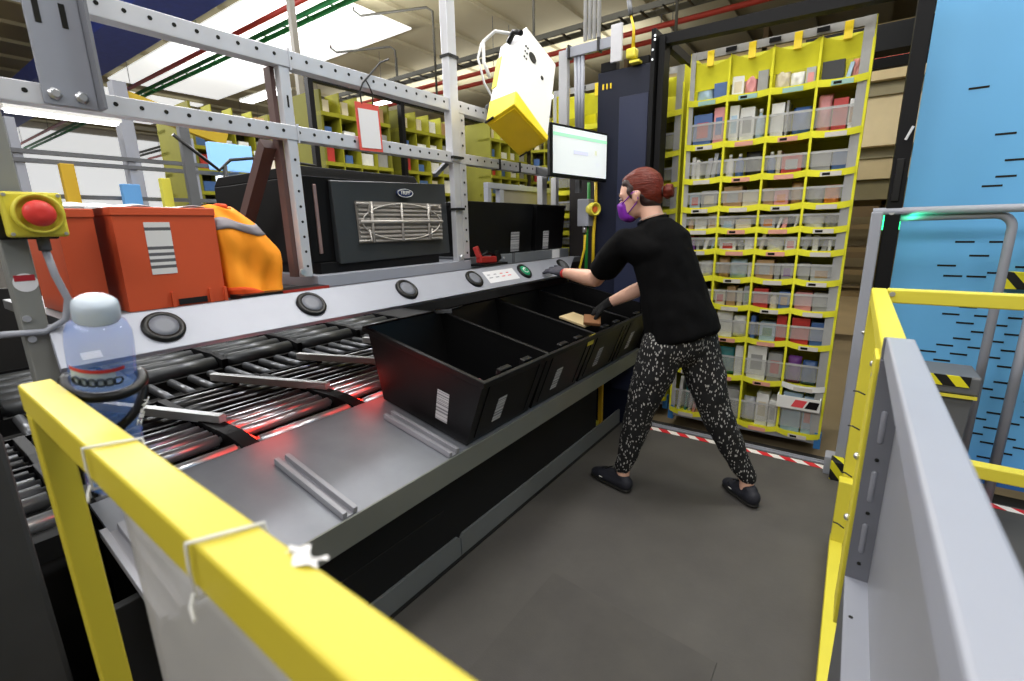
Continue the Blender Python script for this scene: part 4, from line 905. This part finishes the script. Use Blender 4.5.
# ------------------------------------------------------------------ left guard rail (foreground)
t = thing('guard_rail', 'yellow steel guard rail close to the camera across the lower left corner', 'guard rail', (-.96, .135, 0), (0, 0, -.0195))
part('top_bar', MB().box(-.978,.0,.116,.154,1.098,1.14), mat('near_yellow_paint','c4b434',.45,noise=.03), t, bev=.0035, seg=3)
part('leg', MB().box(-.98+.002,-.94,.117,.153,0,1.097), mat('near_yellow_paint','c4b93c',.45,noise=.03), t, bev=.003)
for x in (-.610, -.352):
    part('zip_tie', MB().tube([(x,.112,1.142),(x+.012,.135,1.1425),(x+.02,.156,1.1415),(x+.02,.158,1.12),(x+.01,.157,1.096),(x-.003,.113,1.095),(x-.004,.112,1.12)], .0014, 6, closed=True).tube([(x-.004,.112,1.10),(x-.002,.108,1.092),(x+.012,.105,1.09)], .0013, 6), WHITE, t)
part('tape_scrap', MB().grid(lambda a, b: V(-.288+.028*a+.004*math.sin(9*b), .147+.012*b+.003*math.sin(8*a), 1.1412+.0012*math.sin(9*a+5*b)), 8, 6), mat('white_tape','dcdad8',.6), t)
PS = mat('clear_plastic_sheet', 'c4c2be', .3, noise=.08, nscale=5, alpha=.62, bump=.1)
ps = solo('plastic_sheet', MB().grid(lambda a, b: V(-.60+.6*a, .124-.012*a+.006*math.sin(7*a)*b, 1.096-.9*b), 20, 20), PS, 'cloudy clear plastic sheet hanging below the near yellow rail', 'plastic sheet')
m_ = ps.modifiers.new('t', 'SOLIDIFY'); m_.thickness = .0015
# ------------------------------------------------------------------ water bottle in cage
bb = V(-1.005,.208,.93); bt = V(-.876,.202,1.262); ax = (bt-bb).normalized(); BLn = (bt-bb).length
t = thing('water_bottle', 'blue clear water bottle with frosted cap behind the near yellow rail', 'bottle', bb)
R_ = .0405
BM = mat('bottle_blue', '5f8fe0', .06, noise=0, alpha=.30)
part('body', MB().lathe([(R_*.8,0),(R_,.012),(R_,.285),(R_*.97,.302),(R_*.86,.316),(R_*.66,.323),(R_*.6,.325),(R_*.6,.330)], bb, ax, 40), BM, t)
part('water', MB().lathe([(R_*.75,.006),(R_*.95,.016),(R_*.95,.20)], bb, ax, 40), mat('water_blue','9fbce0',.03,noise=0,alpha=.22), t)
part('cap', MB().lathe([(R_*.66,.326),(R_*.68,.328),(R_*.68,.343),(R_*.64,.352),(R_*.50,.357),(R_*.3,.358)], bb, ax, 40), mat('frosted_cap','c6d2dc',.35,trans=.35,noise=0), t)
yb_ = ax.orthogonal().normalized()
def band(h0, h1, a0, a1, rr_, m):
    d0 = (V(0,0,1.35)-bb); d0 = (V(0,0,1.2)-bb); d0 = (d0-ax*d0.dot(ax)).normalized(); e0 = ax.cross(d0)
    return MB().grid(lambda a, b: bb+ax*(h0+(h1-h0)*b)+(d0*math.cos(a0+(a1-a0)*a)+e0*math.sin(a0+(a1-a0)*a))*rr_, 16, 1)
part('label_band', band(.232,.262,-1.1,.3,R_+.0008,None), mat('label_white','b9c6cc',.5,alpha=.8), t)
part('label_band', band(.256,.262,-1.1,.6,R_+.0014,None), mat('label_red','c0323a',.5), t)
lt = MB()
d0 = (V(0,0,1.2)-bb); d0 = (d0-ax*d0.dot(ax)).normalized(); e0 = ax.cross(d0)
for i in range(6):
    a = -.85+.24*i; c_ = bb+ax*.240+(d0*math.cos(a)+e0*math.sin(a))*(R_+.002)
    tv = (-d0*math.sin(a)+e0*math.cos(a)); lt.tube([c_+(tv*math.cos(q)+ax*math.sin(q))*.006 for q in [j*2*PI/12 for j in range(12)]], .0017, 6, closed=True)
part('lettering', lt, mat('label_ink','2a3540',.5), t)
t = thing('bottle_cage', 'black plastic bottle cage with white lettering holding the water bottle', 'bottle cage', bb)
def ringp(h0, h1, rr_=R_+.006, a0=-1.9, a1=1.9, n_=26):
    return [bb+ax*(h0+(h1-h0)*(i/n_))+(d0*math.cos(a0+(a1-a0)*i/n_)+e0*math.sin(a0+(a1-a0)*i/n_))*rr_ for i in range(n_+1)]
part('upper_hoop', MB().tube(ringp(.218,.215), .008, 8), BLK, t)
part('lower_hoop', MB().tube(ringp(.08,.215), .007, 8), BLK, t)
part('spine', MB().tube([bb+ax*h_-(d0*.4+e0*.92)*(R_+.008) for h_ in (.0,.08,.17)], .008, 8), BLK, t)
textpart('lettering', 'ZEFAL', .017, WHITE, t, frameM(bb+ax*.175+(d0*math.cos(.80)+e0*math.sin(.80))*(R_+.016), ax*.8+(-d0*math.sin(.95)+e0*math.cos(.95))*.55, (d0*math.sin(.95)-e0*math.cos(.95))*.8+ax*.55), .0008)
# ------------------------------------------------------------------ operator
t = thing('person', 'person in black T-shirt, patterned leggings and purple mask reaching into a tote', 'person', (-.62, 2.25, 0))
f = V(-.86,.50,0).normalized(); l = V(-.50,-.86,0).normalized(); zu = V(0,0,1)
Pv = V(-.625,2.25,.86); Nk = V(-.775,2.26,1.36)
ta = (Nk-Pv).normalized(); tf = (f-ta*f.dot(ta)).normalized(); tl = ta.cross(tf)
def BS(a, b, c): return Matrix((a, b, c)).transposed()
TB = BS(tf, tl, ta)
def tt_(fr, a, b, h): return Pv+(Nk-Pv)*h+tf*a+tl*b
hipL, hipR = V(-.675,2.17,.80), V(-.575,2.32,.80)
kneeL, kneeR = V(-.765,2.155,.49), V(-.465,2.335,.46)
ankL, ankR = V(-.845,2.145,.115), V(-.298,2.375,.115)
shL, shR = V(-.882,2.145,1.262), V(-.735,2.355,1.235)
elL, wrL = V(-1.095,2.29,1.075), V(-1.355,2.43,1.085)
elR, wrR = V(-.865,2.38,1.035), V(-1.035,2.33,.945)
hc = V(-.862,2.27,1.475)
hf = V(-.985,-.08,-.15).normalized(); hl = zu.cross(hf).normalized(); hu = hf.cross(hl); HB = BS(hf, hl, hu)
H_ = lambda a, b, c: hc+hf*a+hl*b+hu*c
b = MB()
# head
b.hull((H_(.0,0,.03),(.092,.073,.088),HB)); b.hull((H_(-.02,0,.035),(.088,.072,.082),HB))
b.hull((H_(.035,0,-.045),(.055,.055,.05),HB),(H_(.062,0,-.085),(.026,.03,.022),HB),(H_(.01,0,.0),(.07,.066,.06),HB))
b.hull((H_(.092,0,-.005),(.008,.008,.008),HB),(H_(.106,0,-.028),(.012,.013,.009),HB))   # nose
b.hull((H_(.080,.03,.022),(.014,.02,.008),HB),(H_(.080,-.03,.022),(.014,.02,.008),HB))     # brow
b.hull((H_(.088,0,-.058),(.009,.02,.008),HB))                                              # lips
for s in (1,-1): b.hull((H_(-.008,.078*s,.008),(.016,.007,.021),HB),(H_(.0,.076*s,-.020),(.010,.007,.012),HB))
neck0 = Nk+V(-.005,0,-.01)
b.hull((H_(-.035,0,-.04),(.05,.048,.04),HB),(neck0,(.052,.054,.03),TB))
# torso
b.hull((tt_(0,0,0,.95),(.05,.08,.03),TB),(tt_(0,0,0,.72),(.10,.15,.08),TB)); b.hull((tt_(0,0,0,.72),(.10,.15,.08),TB),(tt_(0,0,0,.35),(.09,.125,.06),TB)); b.hull((tt_(0,0,0,.35),(.09,.125,.06),TB),((hipL+hipR)/2,(.105,.165,.08),TB))
b.hull((tt_(0,0,0,.86),(.04,.07,.04),TB),(shL,.045)); b.hull((tt_(0,0,0,.86),(.04,.07,.04),TB),(shR,.045))
b.chain([(shL,.05),((shL+elL)/2,.045),(elL,.043),(elL.lerp(wrL,.3),.044),(wrL,.028)]); b.chain([(shR,.05),((shR+elR)/2,.044),(elR,.038),(elR.lerp(wrR,.35),.038),(wrR,.026)])
for hp, kn, an in ((hipL,kneeL,ankL),(hipR,kneeR,ankR)):
    b.chain([(hp,.085),(hp.lerp(kn,.5),.075),(kn,.056),(kn.lerp(an,.3),.054),(an,.033)]); b.hull((an,.034),(an-V(0,0,.05),.034))
body = part('body', b, SKIN, t, recalc=False); soften(body, .008, 5)
# eyes
for s in (1,-1):
    e = part('eye', MB().hull((H_(.082,.031*s,.004),(.008,.013,.006),HB)), mat('eye_white','9c8f88',.4), t); part('iris', MB().hull((H_(.089,.031*s,.004),(.002,.0055,.0055),HB)), BLK2, e)
    part('eyebrow', MB().hull((H_(.091,.018*s,.026),.0035),(H_(.084,.046*s,.028),.003)), HAIRD, t)
# hair
h = MB()
h.hull((H_(-.022,0,.044),(.094,.080,.086),HB),(H_(-.05,0,.01),(.066,.072,.07),HB))
h.hull((H_(.030,0,.082),(.045,.055,.032),HB),(H_(-.02,0,.09),(.07,.065,.043),HB))
h.hull((H_(-.06,0,-.015),(.05,.056,.045),HB),(H_(-.05,0,.05),(.06,.07,.06),HB))
hr = part('hair', h, HAIR, t, recalc=False); soften(hr, .005, 6)
hd = MB(); hd.hull((H_(-.045,0,-.03),(.05,.064,.035),HB),(H_(-.062,0,-.055),(.030,.042,.020),HB),(H_(-.02,0,.0),(.05,.071,.02),HB))
hd.hull((H_(.034,0,.068),(.044,.063,.036),HB),(H_(.010,0,.045),(.040,.077,.024),HB)); hd.hull((H_(.010,0,.04),(.036,.0775,.016),HB),(H_(-.03,0,-.005),(.03,.0745,.022),HB))
for s_ in (1,-1): hd.hull((H_(.028,.064*s_,.030),(.016,.012,.018),HB),(H_(.022,.069*s_,.004),(.006,.006,.012),HB))
hdo = part('undercut_hair', hd, HAIRD, t, recalc=False, label='darker hair at the nape and temples'); soften(hdo, .005, 5)
bn = MB(); bc = H_(-.135,.01,.0)
for i in range(7):
    a = i*2*PI/7; bn.hull((bc+hf*.004*i*.3+(hl*math.cos(a)+hu*math.sin(a))*.021,.015),(bc+(hl*math.cos(a+.9)+hu*math.sin(a+.9))*.02-hf*.012,.012))
bn.hull((bc,.025)); bn.hull((H_(-.10,0,.005),.024),(bc,.020))
bo = part('hair_bun', bn, HAIR, t, recalc=False); soften(bo, .004, 3)
part('hair_tie', MB().tube([H_(-.112,.01,.003)+(hl*math.cos(a)+hu*math.sin(a))*.019 for a in [i*2*PI/16 for i in range(16)]], .004, 6, closed=True), HAIRD, t)
# mask
mk = MB(); mk.hull((H_(.098,0,-.022),(.018,.016,.014),HB),(H_(.068,0,-.032),(.036,.052,.030),HB),(H_(.058,0,-.078),(.038,.046,.030),HB),(H_(.092,0,-.062),(.020,.026,.030),HB))
mko = part('face_mask', mk, MASK, t, recalc=False, label='shiny purple face mask'); soften(mko, .005, 4)
for s in (1,-1):
    part('mask_loop', MB().tube([H_(.075,.052*s,-.02), H_(.04,.066*s,.0), H_(.01,.074*s,.022), H_(-.012,.078*s,.02), H_(-.012,.078*s,-.008), H_(.0,.073*s,-.03), H_(.05,.056*s,-.07)], .0028, 6), MASK, t)
# shirt
s1 = MB()
s1.hull((tt_(0,.022,.0,1.015),(.070,.074,.016),TB),(tt_(0,.01,0,.86),(.105,.12,.05),TB)); s1.hull((tt_(0,0,0,.985),(.078,.082,.022),TB),(tt_(0,.005,0,.80),(.12,.155,.07),TB)); s1.hull((tt_(0,.03,0,.97),(.06,.07,.025),TB),(tt_(0,.04,0,.75),(.10,.14,.07),TB))
s1.hull((tt_(0,.005,0,.80),(.12,.155,.07),TB),(tt_(0,.0,0,.40),(.125,.165,.06),TB))
s1.hull((tt_(0,.0,0,.40),(.125,.165,.06),TB),(tt_(0,-.005,0,-.06),(.150,.195,.03),TB))
s1.hull((tt_(0,0,0,.90),(.06,.09,.04),TB),(shL,(.068,.068,.062))); s1.hull((tt_(0,0,0,.90),(.06,.09,.04),TB),(shR,(.062,.062,.058)))
s1.hull((tt_(0,0,.08,.75),(.10,.10,.07),TB),(shL,.068))
s1.chain([(shL,.070),(shL.lerp(elL,.4),.073),(shL.lerp(elL,.62),.075)]); s1.chain([(shR,.070),(shR.lerp(elR,.45),.068),(shR.lerp(elR,.70),.068)])
sh = part('t_shirt', s1, SHIRT, t, recalc=False); soften(sh, .010, 5)
cl = bpy.data.textures.new('cloth_folds', 'CLOUDS'); cl.noise_scale = .11; cl.noise_depth = 1
dm = sh.modifiers.new('folds', 'DISPLACE'); dm.texture = cl; dm.strength = .022; dm.mid_level = .5; dm.texture_coords = 'LOCAL'
part('collar', MB().tube([Nk+tf*.02+ta*.013+(tf*math.cos(a)*.066+tl*math.sin(a)*.068) for a in [i*2*PI/24 for i in range(24)]], .007, 8, closed=True), SHIRT, t)
part('necklace', MB().tube([Nk+tf*.016+ta*.026+(tf*math.cos(a)*.060+tl*math.sin(a)*.063) for a in [i*2*PI/24 for i in range(24)]], .0018, 6, closed=True), mat('chain_pale','c9b8a8',.4), t)
# leggings
LEG = mat('patterned_leggings', '0c0c0d', .8, noise=0); nt, N, L, bs = nodes(LEG)
tc = N.new('ShaderNodeTexCoord'); last = None
for i, rt in enumerate([(0,0,0),(1.1,.6,.8),(2.0,1.5,2.4)]):
    mp = N.new('ShaderNodeMapping'); mp.inputs['Rotation'].default_value = rt; mp.inputs['Scale'].default_value = (72,72,30); mp.inputs['Location'].default_value = (i*3.3,i,i*7)
    L.new(tc.outputs['Object'], mp.inputs['Vector']); vo = N.new('ShaderNodeTexVoronoi'); vo.inputs['Scale'].default_value = 1; L.new(mp.outputs[0], vo.inputs['Vector'])
    lt_ = N.new('ShaderNodeMath'); lt_.operation = 'LESS_THAN'; lt_.inputs[1].default_value = .20; L.new(vo.outputs['Distance'], lt_.inputs[0])
    if last is None: last = lt_.outputs[0]
    else:
        mxx = N.new('ShaderNodeMath'); mxx.operation = 'MAXIMUM'; L.new(last, mxx.inputs[0]); L.new(lt_.outputs[0], mxx.inputs[1]); last = mxx.outputs[0]
mx = N.new('ShaderNodeMix'); mx.data_type = 'RGBA'; mx.inputs['A'].default_value = srgb('0b0b0d'); mx.inputs['B'].default_value = srgb('a8a6a3'); L.new(last, mx.inputs['Factor']); L.new(mx.outputs['Result'], bs.inputs['Base Color'])
g = MB()
g.hull((tt_(0,-.005,0,.02),(.125,.17,.05),TB),((hipL+hipR)/2+V(0,0,-.02),(.125,.18,.08),TB))
for hp, kn, an in ((hipL,kneeL,ankL),(hipR,kneeR,ankR)):
    g.chain([(hp,.105),(hp.lerp(kn,.45),.098),(kn,.076),(kn.lerp(an,.35),.068),(kn.lerp(an,.75),.052),(an+V(0,0,.02),.044)])
    g.hull((hp,.10),((hipL+hipR)/2,.12))
lg = part('leggings', g, LEG, t, recalc=False); soften(lg, .010, 4)
cl2 = bpy.data.textures.new('legging_folds', 'CLOUDS'); cl2.noise_scale = .07
dm = lg.modifiers.new('folds', 'DISPLACE'); dm.texture = cl2; dm.strength = .018; dm.texture_coords = 'LOCAL'
# shoes
for an, toe, heel in ((ankL, V(-1.045,2.205,0), V(-.795,2.125,0)), (ankR, V(-.415,2.485,0), V(-.240,2.325,0))):
    d = (toe-heel).normalized(); sd = V(-d.y,d.x,0); B2 = BS(d, sd, zu)
    q = MB(); q.hull((heel+d*.033+V(0,0,.048),(.040,.037,.040),B2),(toe-d*.09+V(0,0,.044),(.052,.047,.034),B2)); q.hull((toe-d*.09+V(0,0,.04),(.05,.044,.030),B2),(toe-d*.035+V(0,0,.034),(.034,.038,.022),B2))
    q.hull((heel+d*.045+V(0,0,.05),(.040,.035,.03),B2),(heel+d*.055+V(0,0,.085),(.036,.033,.018),B2),(toe-d*.115+V(0,0,.065),(.035,.035,.02),B2))
    so = part('shoe', q, SHOE, t, recalc=False); soften(so, .006, 3)
    q = MB(); q.hull((heel+d*.033+V(0,0,.014),(.036,.034,.012),B2),(toe-d*.09+V(0,0,.014),(.05,.046,.012),B2)); q.hull((toe-d*.09+V(0,0,.014),(.05,.046,.012),B2),(toe-d*.035+V(0,0,.016),(.036,.04,.012),B2))
    q2 = part('sole', q, SOLE, so, recalc=False); soften(q2, .006, 2)
    part('laces', MB().tube([toe-d*.08+sd*.02+V(0,0,.074), toe-d*.095-sd*.02+V(0,0,.08), toe-d*.11+sd*.02+V(0,0,.088), toe-d*.125-sd*.02+V(0,0,.094)], .003, 6), BLK, so)
    part('logo_patch', MB().hull((toe-d*.10+sd*.047*(1 if sd.y < 0 else -1)+V(0,0,.045),(.013,.002,.003),B2)), WHITE, so)
# gloved hands
def hand(wr, fw, pn, th_side, curls, name, cuffm, gm_, spread=.18, sc=1.0, rs=1.18):
    """fw = direction of the hand, pn = palm normal (towards palm side), th_side = thumb side direction."""
    fw = V(*fw).normalized(); pn = V(*pn); pn = (pn-fw*pn.dot(fw)).normalized(); sd = fw.cross(pn)
    if sd.dot(V(*th_side)) < 0: sd = -sd
    B3 = BS(fw, sd, pn); m = MB()
    m.hull((wr,(.028,.032,.027),B3),(wr+fw*.035,(.024,.040,.021),B3)); m.hull((wr+fw*.035,(.024,.040,.021),B3),(wr+fw*.085,(.014,.044,.016),B3))
    lens = (.074,.082,.077,.060)
    for i in range(4):
        off = (.0345-.023*i); p = wr+fw*.088+sd*off; dr = (fw+sd*spread*(.9-.6*i)*.5).normalized(); ang = 0; L_ = lens[i]*sc; seg = (.45,.3,.25)
        pts = [(p-fw*.02,.0115)]; pts.append((p,.0110))
        for j in range(3):
            ang += curls[i]*(1,1.1,.8)[j]; dd = dr*math.cos(ang)+pn*math.sin(ang); p = p+dd*L_*seg[j]; pts.append((p,(.0104,.0097,.0088)[j]))
        m.chain(pts)
    p = wr+fw*.03+sd*.028; d1 = (fw*.6+sd*.7+pn*.25).normalized(); p1 = p+d1*.035; d2 = (fw*.9+sd*.25+pn*.35).normalized(); p2 = p1+d2*.03; p3 = p2+(d2+pn*.3).normalized()*.025
    m.chain([(p,.014),(p1,.0115),(p2,.0105),(p3,.009)])
    o = part(name, m, gm_, t, recalc=False); soften(o, .0035, 3)
    bf = (wr-fw*.02)
    part('glove_cuff', MB().hull((wr-fw*.008,(.010,.031,.027),B3),(wr-fw*.018,(.006,.031,.027),B3)), cuffm, o)
    return o
hand(wrL+V(-.01,.0,0), (-.90,.42,.14), (-.40,.45,-.80), (-.3,.2,.8), (.08,.10,.12,.16), 'glove', mat('glove_cuff_red','b3282c',.7), GLOVE, .5)
hand(wrR, (-.80,-.05,-.52), (-.5,.05,.86) if False else (-.45,.1,-.85), (.2,-1,0), (.38,.42,.45,.5), 'glove', GLOVE2, GLOVE2)
# ------------------------------------------------------------------ lights
def area(name, loc, size, size_y, power, target=None, col=(1,1,1)):
    l = bpy.data.lights.new(name, 'AREA'); l.shape = 'RECTANGLE'; l.size = size; l.size_y = size_y; l.energy = power; l.color = col
    o = bpy.data.objects.new(name, l); COL.objects.link(o); o.location = loc
    d = (Vector(target)-Vector(loc)) if target else V(0,0,-1)
    o.rotation_euler = d.to_track_quat('-Z', 'Y').to_euler(); return o
area('lamp_station', (-.9, 1.2, 4.2), .5, 4.0, 56)
area('fill_behind', (-.6, -3.0, 4.3), 6.0, .8, 190, (-.6, 2.0, .9))  # added fill from behind the camera, brightens the sides facing it
area('lamp_aisle', (-3.6, 1.5, 4.6), .6, 5.0, 140)
area('lamp_bay', (-.3, 2.6, 4.4), 3.0,   .4, 88, (-.5, 3.0, 0), (1,.96,.86))
area('lamp_right', (1.8, .8, 4.2), 2.5, .5, 58, (1.0, 2.8, .8))
area('lamp_far', (-7, 5, 4.9), 6, .6, 380)
area('lamp_field', (0, 7.5, 4.8), 4, .6, 190, (0,8,0), (1,.93,.78))
area('roof_fill', (-9, 7, 5.2), 14, .5, 420, (-9, 7.4, 6.2))  # added upward fills that brighten the ceiling
area('roof_fill', (-12, 13, 5.2), 14, .5, 330, (-12, 13, 6.2))
area('roof_fill', (-5, 2, 5.0), 12, .5, 260, (-6, 2.3, 6.2))
area('fill_left', (-9, 1.5, 4.6), 4, 1, 420, (-6, 2, .8))  # added fill that brightens the far left background
pg = bpy.data.lights.new('status_glow', 'POINT'); pg.energy = .5; pg.color = (.05,1,.45); pg.shadow_soft_size = .03
o = bpy.data.objects.new('status_glow', pg); COL.objects.link(o); o.location = (.20, 2.95, 1.36)
for k in (2, 3):
    pl = bpy.data.lights.new('red_glow', 'POINT'); pl.energy = .55; pl.color = (1,.06,.04); pl.shadow_soft_size = .08
    o = bpy.data.objects.new('red_glow', pl); COL.objects.link(o); o.location = (-1.60, -.19+.437*k+.10, .74)
w = bpy.data.worlds.new('world'); SC.world = w; w.use_nodes = True
w.node_tree.nodes['Background'].inputs[0].default_value = (.9,.93,1,1); w.node_tree.nodes['Background'].inputs[1].default_value = .25
vs = SC.view_settings; vs.view_transform = 'Standard'; vs.look = 'None'; vs.exposure = 0; vs.gamma = 1; vs.use_curve_mapping = False
